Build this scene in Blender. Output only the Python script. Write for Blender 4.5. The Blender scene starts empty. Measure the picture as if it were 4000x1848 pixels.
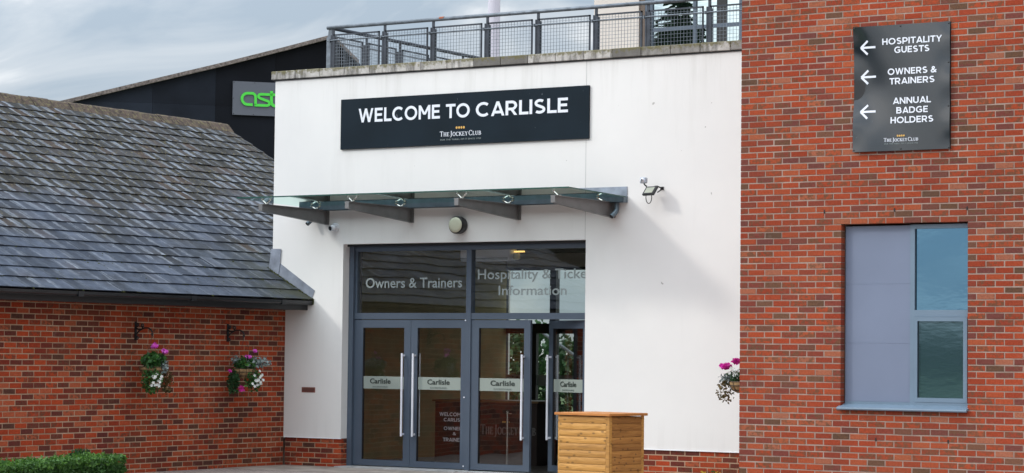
import bpy, math, random
from mathutils import Vector, Matrix
import numpy as np

S = bpy.context.scene
COL = S.collection
R = math.radians
rng = random.Random(7)

# ---------------------------------------------------------------- camera
F_PX, YAW, PITCH, ROLL = 9354.3, 0.56138, 0.04976, 0.01125      # focal length in pixels of a 4000 px wide frame
CAM = Vector((13.169, -26.168, 1.664))
fw = Vector((-math.sin(YAW)*math.cos(PITCH), math.cos(YAW)*math.cos(PITCH), math.sin(PITCH)))
rt = fw.cross(Vector((0, 0, 1))).normalized()
up = rt.cross(fw)
rt2 = rt*math.cos(ROLL) + up*math.sin(ROLL)
up2 = -rt*math.sin(ROLL) + up*math.cos(ROLL)
cd = bpy.data.cameras.new('camera')
cam = bpy.data.objects.new('camera', cd); COL.objects.link(cam)
cd.sensor_width = 36; cd.lens = F_PX/4000*36; cd.clip_start = 0.5; cd.clip_end = 3000
m = Matrix((( rt2.x, up2.x, -fw.x, CAM.x), (rt2.y, up2.y, -fw.y, CAM.y), (rt2.z, up2.z, -fw.z, CAM.z), (0, 0, 0, 1)))
cam.matrix_world = m
S.camera = cam

def frame_pos(p):
    d = Vector(p) - CAM
    z = d.dot(fw)
    if z < 1: return None
    return 2000 + F_PX*d.dot(rt2)/z, 924 - F_PX*d.dot(up2)/z, z
def in_view(p, mrg=0):
    q = frame_pos(p)
    return q is not None and -mrg < q[0] < 4000+mrg and -mrg < q[1] < 1848+mrg

# ---------------------------------------------------------------- world, sun, exposure
SUN_DIR = Vector((1.15, 1.05, -1.0)).normalized()                # the way the light travels
sun_el = math.asin(-SUN_DIR.z); sun_az = math.atan2(-SUN_DIR.x, -SUN_DIR.y)
W = bpy.data.worlds.new('World'); S.world = W; W.use_nodes = True
wt = W.node_tree; wn = wt.nodes; wl = wt.links; wn.clear()
def N(t, typ, **kw):
    n = t.nodes.new(typ)
    for k, v in kw.items():
        if k in n.inputs: n.inputs[k].default_value = v
        else: setattr(n, k, v)
    return n
sky = N(wt, 'ShaderNodeTexSky', sky_type='NISHITA', sun_disc=False, sun_elevation=sun_el, sun_rotation=sun_az)
sky.air_density = 1.0; sky.dust_density = 2.0
geo = N(wt, 'ShaderNodeNewGeometry')
tc = N(wt, 'ShaderNodeTexCoord')
mp = N(wt, 'ShaderNodeMapping'); mp.inputs['Scale'].default_value = (1, 1, 3.0); mp.inputs['Location'].default_value = (4.1, 0.2, 2.2)
wl.new(tc.outputs['Generated'], mp.inputs[0])
n1 = N(wt, 'ShaderNodeTexNoise', Scale=5.6, Detail=8.0, Roughness=0.55, Distortion=0.8)
wl.new(mp.outputs[0], n1.inputs['Vector'])
cr = N(wt, 'ShaderNodeValToRGB')
cr.color_ramp.elements[0].position = 0.40; cr.color_ramp.elements[0].color = (3.9, 4.7, 5.6, 1)
cr.color_ramp.elements[1].position = 0.63; cr.color_ramp.elements[1].color = (10.6, 10.6, 10.6, 1)
e = cr.color_ramp.elements.new(0.5); e.color = (5.6, 6.15, 6.75, 1)
wl.new(n1.outputs[0], cr.inputs[0])
# thin cloud is brighter towards the sun that shines through it
dt = N(wt, 'ShaderNodeVectorMath', operation='DOT_PRODUCT'); dt.inputs[1].default_value = tuple(-SUN_DIR)
wl.new(tc.outputs['Generated'], dt.inputs[0])
mr = N(wt, 'ShaderNodeMapRange'); mr.inputs['From Min'].default_value = -0.15; mr.inputs['From Max'].default_value = 1.0
mr.inputs['To Min'].default_value = 1.0; mr.inputs['To Max'].default_value = 1.7
wl.new(dt.outputs['Value'], mr.inputs['Value'])
sc = N(wt, 'ShaderNodeVectorMath', operation='SCALE')
sepw = N(wt, 'ShaderNodeSeparateXYZ'); wl.new(tc.outputs['Generated'], sepw.inputs[0])
mz = N(wt, 'ShaderNodeMapRange'); mz.inputs['To Min'].default_value = 0.86; mz.inputs['To Max'].default_value = 3.1      # an overcast sky brightens towards the zenith
wl.new(sepw.outputs[2], mz.inputs['Value'])
mm = N(wt, 'ShaderNodeMath', operation='MULTIPLY'); wl.new(mr.outputs[0], mm.inputs[0]); wl.new(mz.outputs[0], mm.inputs[1])
wl.new(cr.outputs[0], sc.inputs[0]); wl.new(mm.outputs[0], sc.inputs['Scale'])
mxw = N(wt, 'ShaderNodeMixRGB'); mxw.inputs[0].default_value = 0.85
wl.new(sky.outputs[0], mxw.inputs[1]); wl.new(sc.outputs[0], mxw.inputs[2])
bg = N(wt, 'ShaderNodeBackground', Strength=0.074)
wl.new(mxw.outputs[0], bg.inputs[0])
wo = N(wt, 'ShaderNodeOutputWorld'); wl.new(bg.outputs[0], wo.inputs[0])

sd = bpy.data.lights.new('sun', 'SUN'); sd.energy = 0.8; sd.angle = R(7.0); sd.color = (1.0, 0.95, 0.88)
sun = bpy.data.objects.new('sun', sd); COL.objects.link(sun)
sun.rotation_euler = SUN_DIR.to_track_quat('-Z', 'Y').to_euler(); sun.location = (-20, -30, 40)
S.view_settings.view_transform = 'Standard'; S.view_settings.look = 'None'
S.view_settings.gamma = 1; S.view_settings.use_curve_mapping = False
S.view_settings.exposure = 0.45
S.cycles.caustics_reflective = False; S.cycles.caustics_refractive = False; S.cycles.max_bounces = 10; S.cycles.transparent_max_bounces = 16

# ---------------------------------------------------------------- materials
def mat(name):
    m = bpy.data.materials.new(name); m.use_nodes = True
    t = m.node_tree; t.nodes.clear()
    o = N(t, 'ShaderNodeOutputMaterial'); b = N(t, 'ShaderNodeBsdfPrincipled')
    t.links.new(b.outputs[0], o.inputs[0])
    return m, t, b
def ramp(t, fac, stops, interp='LINEAR'):
    r = N(t, 'ShaderNodeValToRGB'); r.color_ramp.interpolation = interp
    els = r.color_ramp.elements
    while len(els) < len(stops): els.new(0.5)
    for e_, (p_, c_) in zip(els, stops): e_.position = p_; e_.color = (*c_, 1)
    if fac is not None: t.links.new(fac, r.inputs[0])
    return r
def noise(t, scale, detail=4, rough=0.55, vec=None, stretch=None, dist=0):
    n = N(t, 'ShaderNodeTexNoise', Scale=scale, Detail=float(detail), Roughness=rough, Distortion=float(dist))
    if vec is None:
        vec = N(t, 'ShaderNodeNewGeometry').outputs['Position']
    if stretch:
        mpn = N(t, 'ShaderNodeMapping'); mpn.inputs['Scale'].default_value = stretch
        t.links.new(vec, mpn.inputs[0]); vec = mpn.outputs[0]
    t.links.new(vec, n.inputs['Vector'])
    return n.outputs[0]
def mix(t, fac, a, b, mode='MIX'):
    m_ = N(t, 'ShaderNodeMixRGB', blend_type=mode)
    for i, v in ((0, fac), (1, a), (2, b)):
        if isinstance(v, (int, float)): m_.inputs[i].default_value = v if i == 0 else (v, v, v, 1)
        elif isinstance(v, tuple): m_.inputs[i].default_value = (*v, 1)
        else: t.links.new(v, m_.inputs[i])
    return m_.outputs[0]
def bump(t, b, h, strength=0.3, dist=0.01):
    bm_ = N(t, 'ShaderNodeBump', Strength=strength, Distance=dist)
    t.links.new(h, bm_.inputs['Height']); t.links.new(bm_.outputs[0], b.inputs['Normal'])
def mathn(t, op, a, b=None):
    n_ = N(t, 'ShaderNodeMath', operation=op)
    for i, v in ((0, a), (1, b)):
        if v is None: continue
        if isinstance(v, (int, float)): n_.inputs[i].default_value = v
        else: t.links.new(v, n_.inputs[i])
    return n_.outputs[0]
def simple(name, col, rough=0.5, metal=0.0, var=0.0, scale=3.0, bumps=0.0, bscale=60, spec=None):
    m_, t, b = mat(name)
    b.inputs['Base Color'].default_value = (*col, 1); b.inputs['Roughness'].default_value = rough; b.inputs['Metallic'].default_value = metal
    if spec is not None: b.inputs['Specular IOR Level'].default_value = spec
    if var > 0:
        lo = tuple(c*(1-var) for c in col); hi = tuple(min(1, c*(1+var)) for c in col)
        r_ = ramp(t, noise(t, scale, 5), [(0.3, lo), (0.7, hi)])
        t.links.new(r_.outputs[0], b.inputs['Base Color'])
    if bumps > 0: bump(t, b, noise(t, bscale, 3), bumps, 0.004)
    return m_

def brick_mat(name, stops, kiln, grime):
    m_, t, b = mat(name)
    at = N(t, 'ShaderNodeAttribute', attribute_name='tone'); sp = N(t, 'ShaderNodeSeparateColor'); t.links.new(at.outputs['Color'], sp.inputs[0])
    uv = N(t, 'ShaderNodeUVMap', uv_map='UVMap'); su = N(t, 'ShaderNodeSeparateXYZ'); t.links.new(uv.outputs[0], su.inputs[0])
    base = ramp(t, sp.outputs[0], stops, 'LINEAR').outputs[0]
    # kiln marks: upright smoky bands that differ from brick to brick
    cv = N(t, 'ShaderNodeCombineXYZ'); t.links.new(mathn(t, 'MULTIPLY', su.outputs[0], 3.1), cv.inputs[0])
    t.links.new(mathn(t, 'MULTIPLY', su.outputs[1], 0.9), cv.inputs[1]); t.links.new(mathn(t, 'MULTIPLY', sp.outputs[1], 37.0), cv.inputs[2])
    nb = noise(t, 1.3, 3, 0.6, vec=cv.outputs[0])
    bands = ramp(t, nb, [(0.44, (0, 0, 0)), (0.56, (1, 1, 1))]).outputs[0]
    amt = ramp(t, sp.outputs[2], [(0.0, (0.0,)*3), (0.5, (0.06,)*3), (0.68, (0.65,)*3), (1.0, (0.85,)*3)]).outputs[0]
    c = mix(t, mix(t, 1.0, bands, amt, 'MULTIPLY'), base, kiln)
    n2 = noise(t, 45, 5, 0.7)
    c = mix(t, 0.75, c, ramp(t, n2, [(0.3, (0.62, 0.58, 0.56)), (0.65, (1.15, 1.12, 1.1))]).outputs[0], 'MULTIPLY')
    # lime bloom near the edges of some bricks
    n3 = noise(t, 9, 4, 0.6)
    c = mix(t, ramp(t, n3, [(0.62, (0, 0, 0)), (0.82, (0.25,)*3)]).outputs[0], c, (0.46, 0.36, 0.31))
    g = noise(t, 0.8, 4)
    c = mix(t, 0.8, c, ramp(t, noise(t, 0.45, 3), [(0.3, (0.84, 0.82, 0.82)), (0.7, (1.12, 1.1, 1.08))]).outputs[0], 'MULTIPLY')
    c = mix(t, ramp(t, g, [(0.45, (0, 0, 0)), (0.8, (0.3,)*3)]).outputs[0], c, grime)
    t.links.new(c, b.inputs['Base Color']); b.inputs['Roughness'].default_value = 0.9; b.inputs['Specular IOR Level'].default_value = 0.08
    bump(t, b, noise(t, 130, 4, 0.7), 0.45, 0.003)
    return m_
M = {}
M['brick_red'] = brick_mat('orange_red_brick', [(0.0, (0.11, 0.065, 0.045)), (0.03, (0.17, 0.085, 0.055)), (0.06, (0.16, 0.055, 0.048)), (0.17, (0.23, 0.055, 0.038)), (0.30, (0.285, 0.052, 0.026)), (0.44, (0.335, 0.062, 0.029)), (0.80, (0.37, 0.075, 0.033)), (0.93, (0.38, 0.105, 0.05)), (1.0, (0.34, 0.13, 0.08))], (0.14, 0.075, 0.045), (0.17, 0.085, 0.05))
M['brick_dark'] = brick_mat('deep_red_brick', [(0.0, (0.10, 0.045, 0.035)), (0.08, (0.125, 0.038, 0.032)), (0.18, (0.16, 0.036, 0.028)), (0.30, (0.27, 0.046, 0.024)), (0.55, (0.37, 0.058, 0.024)), (0.9, (0.44, 0.074, 0.028)), (1.0, (0.40, 0.11, 0.055))], (0.13, 0.06, 0.04), (0.15, 0.09, 0.045))
def mortar_mat(name, a, b_):
    m_, t, b = mat(name)
    c = ramp(t, noise(t, 3.0, 6, 0.65), [(0.3, a), (0.7, b_)]).outputs[0]
    t.links.new(c, b.inputs['Base Color']); b.inputs['Roughness'].default_value = 0.95; b.inputs['Specular IOR Level'].default_value = 0.1
    bump(t, b, noise(t, 90, 4), 0.5, 0.003)
    return m_
M['mortar'] = mortar_mat('pinkish_mortar', (0.22, 0.155, 0.125), (0.41, 0.31, 0.26))
M['mortar_tan'] = mortar_mat('tan_mortar', (0.31, 0.20, 0.13), (0.52, 0.37, 0.26))

# white render with a few faint stains
m_, t, b = mat('white_render')
c = ramp(t, noise(t, 0.55, 6, 0.6), [(0.3, (0.775, 0.77, 0.755)), (0.7, (0.83, 0.825, 0.805))]).outputs[0]
st = ramp(t, noise(t, 2.2, 7, 0.62, stretch=(1, 1, 0.12)), [(0.55, (0, 0, 0)), (0.8, (0.22,)*3)]).outputs[0]
c = mix(t, st, c, (0.50, 0.49, 0.46))
gz_ = N(t, 'ShaderNodeSeparateXYZ'); t.links.new(N(t, 'ShaderNodeNewGeometry').outputs['Position'], gz_.inputs[0])
mz_ = N(t, 'ShaderNodeMapRange'); mz_.inputs['From Min'].default_value = 4.9; mz_.inputs['From Max'].default_value = 5.8; t.links.new(gz_.outputs[2], mz_.inputs['Value'])
mb_ = N(t, 'ShaderNodeMapRange'); mb_.inputs['From Min'].default_value = 0.9; mb_.inputs['From Max'].default_value = 0.4; t.links.new(gz_.outputs[2], mb_.inputs['Value'])
dr_ = ramp(t, noise(t, 7.5, 5, 0.6, stretch=(1, 1, 0.07)), [(0.5, (0, 0, 0)), (0.74, (0.34,)*3)]).outputs[0]
c = mix(t, mix(t, 1.0, dr_, mathn(t, 'ADD', mz_.outputs[0], mathn(t, 'MULTIPLY', mb_.outputs[0], 0.5)), 'MULTIPLY'), c, (0.47, 0.46, 0.42))
sp_ = ramp(t, noise(t, 11, 2, 0.4), [(0.775, (0, 0, 0)), (0.79, (0.7,)*3)]).outputs[0]
c = mix(t, sp_, c, (0.33, 0.32, 0.30))
t.links.new(c, b.inputs['Base Color']); b.inputs['Roughness'].default_value = 0.9; b.inputs['Specular IOR Level'].default_value = 0.2
bump(t, b, noise(t, 170, 3), 0.25, 0.002)
M['render'] = m_
M['render_bead'] = simple('render_stop_bead', (0.86, 0.86, 0.88), 0.5)
# slates
m_, t, b = mat('weathered_slate')
at = N(t, 'ShaderNodeAttribute', attribute_name='tone'); sp = N(t, 'ShaderNodeSeparateColor'); t.links.new(at.outputs['Color'], sp.inputs[0])
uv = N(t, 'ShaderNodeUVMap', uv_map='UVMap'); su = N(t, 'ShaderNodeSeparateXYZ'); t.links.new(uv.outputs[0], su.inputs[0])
gp = N(t, 'ShaderNodeNewGeometry').outputs['Position']; gs = N(t, 'ShaderNodeSeparateXYZ'); t.links.new(gp, gs.inputs[0])
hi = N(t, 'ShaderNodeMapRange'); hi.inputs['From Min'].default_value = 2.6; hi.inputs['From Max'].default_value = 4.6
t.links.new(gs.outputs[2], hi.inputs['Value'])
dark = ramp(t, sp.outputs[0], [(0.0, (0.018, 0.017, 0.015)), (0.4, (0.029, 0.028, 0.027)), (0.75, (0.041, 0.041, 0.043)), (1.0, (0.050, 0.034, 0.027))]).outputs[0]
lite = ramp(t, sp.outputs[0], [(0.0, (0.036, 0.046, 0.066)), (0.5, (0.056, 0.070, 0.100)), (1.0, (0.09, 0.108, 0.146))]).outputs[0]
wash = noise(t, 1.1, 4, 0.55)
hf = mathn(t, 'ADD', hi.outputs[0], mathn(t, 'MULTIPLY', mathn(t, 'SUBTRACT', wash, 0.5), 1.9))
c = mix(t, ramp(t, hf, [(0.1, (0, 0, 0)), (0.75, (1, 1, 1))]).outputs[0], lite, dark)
# pale run-off bands along the upright edges of each slate
ed = mathn(t, 'ABSOLUTE', mathn(t, 'SUBTRACT', su.outputs[0], 0.5))
ed = mathn(t, 'ADD', ed, mathn(t, 'MULTIPLY', mathn(t, 'SUBTRACT', noise(t, 12, 5, 0.65), 0.5), 0.62))
ed = mathn(t, 'ADD', ed, mathn(t, 'MULTIPLY', mathn(t, 'SUBTRACT', sp.outputs[2], 0.55), 0.20))
edm = ramp(t, ed, [(0.29, (0, 0, 0)), (0.37, (1,)*3)]).outputs[0]
edm = mix(t, 1.0, edm, ramp(t, noise(t, 2.6, 5, 0.65), [(0.30, (0.35,)*3), (0.55, (1, 1, 1))]).outputs[0], 'MULTIPLY')
edm = mix(t, 1.0, edm, ramp(t, sp.outputs[1], [(0.0, (0.15,)*3), (0.7, (1, 1, 1))]).outputs[0], 'MULTIPLY')
edm = mix(t, 1.0, edm, ramp(t, hf, [(0.0, (0.22,)*3), (0.5, (0.95,)*3)]).outputs[0], 'MULTIPLY')
c = mix(t, edm, c, (0.20, 0.225, 0.265))
# darker damp patch at the head; on edge faces, painted shadow and dirt
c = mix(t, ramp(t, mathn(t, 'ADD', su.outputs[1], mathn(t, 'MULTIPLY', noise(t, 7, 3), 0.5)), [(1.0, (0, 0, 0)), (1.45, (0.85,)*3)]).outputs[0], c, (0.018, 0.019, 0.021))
c = mix(t, 1.0, c, ramp(t, noise(t, 6.5, 6, 0.7), [(0.32, (0.62,)*3), (0.68, (1.3,)*3)]).outputs[0], 'MULTIPLY')
lich = ramp(t, noise(t, 19, 5, 0.7), [(0.56, (0, 0, 0)), (0.66, (0.7,)*3)]).outputs[0]
lich = mix(t, 1.0, lich, ramp(t, hf, [(0.35, (0.03,)*3), (1.0, (1, 1, 1))]).outputs[0], 'MULTIPLY')
c = mix(t, lich, c, (0.23, 0.19, 0.075))
wsp = ramp(t, noise(t, 33, 2, 0.5), [(0.76, (0, 0, 0)), (0.78, (0.8,)*3)]).outputs[0]
c = mix(t, wsp, c, (0.48, 0.48, 0.46))
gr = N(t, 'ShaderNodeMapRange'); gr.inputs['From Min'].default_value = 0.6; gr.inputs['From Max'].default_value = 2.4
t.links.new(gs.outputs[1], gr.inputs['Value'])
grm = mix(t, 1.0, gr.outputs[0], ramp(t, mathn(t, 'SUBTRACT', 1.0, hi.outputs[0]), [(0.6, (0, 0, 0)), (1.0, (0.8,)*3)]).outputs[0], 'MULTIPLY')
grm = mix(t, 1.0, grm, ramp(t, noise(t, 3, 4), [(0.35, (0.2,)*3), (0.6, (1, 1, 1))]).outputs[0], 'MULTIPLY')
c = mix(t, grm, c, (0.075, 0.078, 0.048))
t.links.new(c, b.inputs['Base Color']); b.inputs['Roughness'].default_value = 0.62; b.inputs['Specular IOR Level'].default_value = 0.08
bump(t, b, noise(t, 40, 4, 0.6), 0.25, 0.004)
M['slate'] = m_
# lichened concrete (ridge, coping)
def lichen_stone(name, a, b_, lic, amt, zr=None, black=0.5):
    m_, t, b = mat(name)
    at = N(t, 'ShaderNodeAttribute', attribute_name='tone'); sp = N(t, 'ShaderNodeSeparateColor'); t.links.new(at.outputs['Color'], sp.inputs[0])
    c = ramp(t, noise(t, 7, 6, 0.65), [(0.3, a), (0.7, b_)]).outputs[0]
    c = mix(t, ramp(t, sp.outputs[0], [(0.55, (0, 0, 0)), (1.0, (black,)*3)]).outputs[0], c, (0.065, 0.06, 0.052))
    st_ = ramp(t, noise(t, 9, 5, 0.6, stretch=(1, 1, 0.22)), [(0.48, (0, 0, 0)), (0.62, (0.8,)*3)]).outputs[0]
    c = mix(t, st_, c, tuple(x*0.38 for x in a))
    l_ = noise(t, 16, 6, 0.7)
    if zr:
        g_ = N(t, 'ShaderNodeNewGeometry'); s_ = N(t, 'ShaderNodeSeparateXYZ'); t.links.new(g_.outputs['Position'], s_.inputs[0])
        mr_ = N(t, 'ShaderNodeMapRange'); mr_.inputs['From Min'].default_value = zr[0]; mr_.inputs['From Max'].default_value = zr[1]; mr_.inputs['To Min'].default_value = -0.22; mr_.inputs['To Max'].default_value = 0.16
        t.links.new(s_.outputs[2], mr_.inputs['Value']); l_ = mathn(t, 'ADD', l_, mr_.outputs[0])
    c = mix(t, ramp(t, l_, [(0.50-amt*0.1, (0, 0, 0)), (0.62, (0.85,)*3)]).outputs[0], c, lic)
    t.links.new(c, b.inputs['Base Color']); b.inputs['Roughness'].default_value = 0.95
    bump(t, b, noise(t, 38, 5, 0.7), 0.8, 0.01)
    return m_
M['ridge'] = lichen_stone('lichened_ridge_tile', (0.065, 0.045, 0.036), (0.11, 0.075, 0.058), (0.17, 0.145, 0.07), 0.1)
M['coping'] = lichen_stone('stained_coping_stone', (0.38, 0.36, 0.33), (0.60, 0.58, 0.55), (0.15, 0.135, 0.06), 0.4, (5.80, 5.92), 0.85)
M['moss'] = simple('moss', (0.05, 0.055, 0.015), 1.0, var=0.6, scale=30)
M['lead'] = simple('lead_sheet', (0.25, 0.28, 0.34), 0.5, 0.35, var=0.3, scale=6)
M['gutter'] = simple('black_gutter_plastic', (0.016, 0.018, 0.021), 0.35, var=0.4, scale=2)
M['fascia'] = simple('dark_fascia', (0.013, 0.014, 0.016), 0.5)
M['frame'] = simple('grey_blue_powder_coat', (0.072, 0.096, 0.132), 0.38, var=0.06, scale=1.5)
M['frame_light'] = simple('pale_blue_window_frame', (0.15, 0.215, 0.285), 0.4, var=0.05)
M['panel_blue'] = simple('lavender_blue_panel', (0.165, 0.20, 0.285), 0.42, var=0.05, scale=1.2)
M['steel'] = simple('galvanised_steel', (0.15, 0.175, 0.205), 0.5, 0.5, var=0.35, scale=9)
M['steel_dark'] = simple('dull_grey_steel', (0.045, 0.054, 0.070), 0.55, 0.4, var=0.3, scale=7)
M['bracket'] = simple('grey_painted_steel', (0.17, 0.17, 0.17), 0.5, 0.1, var=0.15, scale=5)
M['canopy_gutter'] = simple('blue_grey_gutter', (0.12, 0.165, 0.20), 0.4, 0.2, var=0.2, scale=6)
M['alu'] = simple('satin_aluminium', (0.80, 0.83, 0.90), 0.4, 0.15)
M['chrome'] = simple('polished_steel', (0.62, 0.60, 0.56), 0.2, 0.95)
M['black'] = simple('black_plastic', (0.012, 0.012, 0.014), 0.4)
M['iron'] = simple('black_wrought_iron', (0.010, 0.009, 0.010), 0.5)
M['white_paint'] = simple('white_plastic', (0.72, 0.76, 0.82), 0.4)
M['grey_sensor'] = simple('grey_plastic', (0.42, 0.48, 0.55), 0.45)
M['opal'] = simple('opal_diffuser', (0.60, 0.61, 0.47), 0.75)
M['led'] = simple('unlit_led_window', (0.40, 0.42, 0.34), 0.3)
M['mast'] = simple('white_mast_paint', (0.60, 0.58, 0.66), 0.5, var=0.08, scale=1)
M['rust'] = simple('rust', (0.30, 0.10, 0.05), 0.9)
M['terracotta'] = simple('terracotta_vent', (0.24, 0.09, 0.07), 0.85, var=0.3, scale=30)
M['concrete'] = simple('concrete_apron', (0.33, 0.285, 0.25), 0.85, var=0.35, scale=2.2, bumps=0.4)
M['sill_stone'] = simple('pale_threshold', (0.42, 0.42, 0.42), 0.7, var=0.2, scale=5)
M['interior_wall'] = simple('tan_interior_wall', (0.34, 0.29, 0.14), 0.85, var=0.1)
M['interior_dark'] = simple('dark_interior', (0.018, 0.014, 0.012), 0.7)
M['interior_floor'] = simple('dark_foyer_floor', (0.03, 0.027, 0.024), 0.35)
M['desk'] = simple('dark_wood_desk', (0.016, 0.010, 0.008), 0.4)
M['desk_top'] = simple('brown_desk_edge', (0.10, 0.055, 0.02), 0.4)
M['black_sheet'] = None
m_, t, b = mat('black_cladding_sheet')
at = N(t, 'ShaderNodeAttribute', attribute_name='tone'); sp = N(t, 'ShaderNodeSeparateColor'); t.links.new(at.outputs['Color'], sp.inputs[0])
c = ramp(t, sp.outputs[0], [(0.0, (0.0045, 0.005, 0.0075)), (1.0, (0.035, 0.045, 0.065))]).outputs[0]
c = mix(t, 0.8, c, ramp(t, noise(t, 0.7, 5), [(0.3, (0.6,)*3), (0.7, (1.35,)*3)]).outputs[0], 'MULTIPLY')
t.links.new(c, b.inputs['Base Color']); b.inputs['Roughness'].default_value = 0.6; b.inputs['Specular IOR Level'].default_value = 0.12
M['black_sheet'] = m_
M['stand_trim'] = simple('rough_roof_edge', (0.20, 0.165, 0.15), 0.95, var=0.6, scale=14, bumps=0.6, bscale=20)
M['sign_grey'] = simple('grey_sign_sheet', (0.125, 0.135, 0.165), 0.5)
M['green_vinyl'] = simple('bright_green_letters', (0.09, 0.75, 0.07), 0.5)
M['gold'] = simple('gold_print', (0.72, 0.42, 0.10), 0.5)
M['letter_white'] = simple('white_lettering', (0.78, 0.82, 0.90), 0.5)
M['letter_grey'] = simple('frosted_vinyl_lettering', (0.26, 0.30, 0.30), 0.5)
M['letter_faint'] = simple('faint_grey_print', (0.15, 0.145, 0.14), 0.5)
M['letter_black'] = simple('black_print', (0.02, 0.03, 0.025), 0.5)
M['letter_greyprint'] = simple('grey_print', (0.12, 0.15, 0.14), 0.6)
M['band'] = simple('frosted_band', (0.27, 0.31, 0.28), 0.6)
def sign_mat(name, col, rough, bs, br, scuff=0.3, spec=0.12):
    m_, t, b = mat(name)
    sc_ = ramp(t, noise(t, 26, 3, 0.5, stretch=(1, 1, 0.35)), [(0.735, (0, 0, 0)), (0.76, (scuff,)*3)]).outputs[0]
    c_ = ramp(t, noise(t, 1.5, 4), [(0.3, tuple(x*0.85 for x in col)), (0.7, tuple(x*1.2 for x in col))]).outputs[0]
    t.links.new(mix(t, sc_, c_, (0.55, 0.6, 0.65)), b.inputs['Base Color'])
    b.inputs['Roughness'].default_value = rough; b.inputs['Specular IOR Level'].default_value = spec
    if bs: bump(t, b, noise(t, bs, 1, 0.3), 1.0, br)
    return m_
M['sign_navy'] = sign_mat('dark_navy_sign', (0.008, 0.016, 0.024), 0.5, 0, 0)
M['sign_slate'] = sign_mat('slate_grey_sheet_metal', (0.010, 0.015, 0.021), 0.12, 0, 0, 0.1, 1.0)
# timber
def timber(name, a, b_, knots=0.8):
    m_, t, b = mat(name)
    tcn = N(t, 'ShaderNodeTexCoord').outputs['Object']
    at = N(t, 'ShaderNodeAttribute', attribute_name='tone'); sp = N(t, 'ShaderNodeSeparateColor'); t.links.new(at.outputs['Color'], sp.inputs[0])
    off = N(t, 'ShaderNodeVectorMath', operation='ADD'); t.links.new(tcn, off.inputs[0]); 
    sx_ = N(t, 'ShaderNodeSeparateXYZ'); t.links.new(tcn, sx_.inputs[0]); cx_ = N(t, 'ShaderNodeCombineXYZ'); t.links.new(mathn(t, 'ADD', sx_.outputs[0], sx_.outputs[1]), cx_.inputs[0]); t.links.new(sx_.outputs[2], cx_.inputs[1])
    off2 = N(t, 'ShaderNodeVectorMath', operation='ADD'); t.links.new(cx_.outputs[0], off2.inputs[0])
    sc3 = N(t, 'ShaderNodeVectorMath', operation='SCALE'); t.links.new(at.outputs['Color'], sc3.inputs[0]); sc3.inputs['Scale'].default_value = 7.0
    t.links.new(sc3.outputs[0], off.inputs[1]); sc4 = N(t, 'ShaderNodeVectorMath', operation='MULTIPLY'); t.links.new(sc3.outputs[0], sc4.inputs[0]); sc4.inputs[1].default_value = (1, 0, 0); t.links.new(sc4.outputs[0], off2.inputs[1])
    g_ = noise(t, 9, 6, 0.6, vec=off.outputs[0], stretch=(0.35, 0.35, 5), dist=1.2)
    c_ = ramp(t, g_, [(0.28, tuple(x*0.58 for x in a)), (0.5, a), (0.72, b_)]).outputs[0]
    c_ = mix(t, 1.0, c_, ramp(t, sp.outputs[0], [(0, (0.80, 0.76, 0.72)), (1, (1.12, 1.1, 1.06))]).outputs[0], 'MULTIPLY')
    v = N(t, 'ShaderNodeTexVoronoi', Scale=7.5, voronoi_dimensions='2D'); 
    mpv = N(t, 'ShaderNodeMapping'); mpv.inputs['Scale'].default_value = (0.8, 1.3, 1); t.links.new(off2.outputs[0], mpv.inputs[0]); t.links.new(mpv.outputs[0], v.inputs['Vector'])
    kn = ramp(t, v.outputs['Distance'], [(0.07, (knots,)*3), (0.15, (0, 0, 0))]).outputs[0]
    c_ = mix(t, kn, c_, tuple(x*0.35 for x in a))
    t.links.new(c_, b.inputs['Base Color']); b.inputs['Roughness'].default_value = 0.6
    bump(t, b, g_, 0.2, 0.004)
    return m_
M['timber'] = timber('golden_treated_timber', (0.50, 0.255, 0.060), (0.60, 0.335, 0.10))
M['timber_shade'] = timber('shaded_timber', (0.40, 0.185, 0.045), (0.46, 0.24, 0.07))  # darker copy of the golden timber, shade put into the colour
M['timber_lid'] = timber('orange_stained_timber', (0.50, 0.20, 0.05), (0.56, 0.25, 0.07), 0.3)
# leaves and petals
def leaf_mat(name, stops, trans=0.25):
    m_, t, b = mat(name)
    at = N(t, 'ShaderNodeAttribute', attribute_name='tone'); sp = N(t, 'ShaderNodeSeparateColor'); t.links.new(at.outputs['Color'], sp.inputs[0])
    c_ = ramp(t, sp.outputs[0], stops).outputs[0]
    t.links.new(c_, b.inputs['Base Color']); b.inputs['Roughness'].default_value = 0.55; b.inputs['Specular IOR Level'].default_value = 0.3
    tr = N(t, 'ShaderNodeBsdfTranslucent'); t.links.new(c_, tr.inputs[0]); ms = N(t, 'ShaderNodeMixShader', Fac=trans)
    t.links.new(b.outputs[0], ms.inputs[1]); t.links.new(tr.outputs[0], ms.inputs[2])
    t.links.new(ms.outputs[0], [n for n in t.nodes if n.type == 'OUTPUT_MATERIAL'][0].inputs[0])
    return m_
M['leaf_hedge'] = leaf_mat('bright_green_hedge_leaf', [(0, (0.028, 0.07, 0.018)), (0.6, (0.045, 0.12, 0.022)), (1, (0.11, 0.24, 0.03))])
M['leaf_dark'] = leaf_mat('dark_green_leaf', [(0, (0.016, 0.045, 0.018)), (1, (0.04, 0.11, 0.035))])
M['leaf_green'] = leaf_mat('fresh_green_leaf', [(0, (0.02, 0.06, 0.02)), (0.6, (0.045, 0.14, 0.035)), (1, (0.09, 0.24, 0.05))])
M['leaf_tree'] = leaf_mat('tree_leaf', [(0, (0.010, 0.028, 0.008)), (0.7, (0.032, 0.07, 0.018)), (1, (0.10, 0.16, 0.03))])
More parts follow.
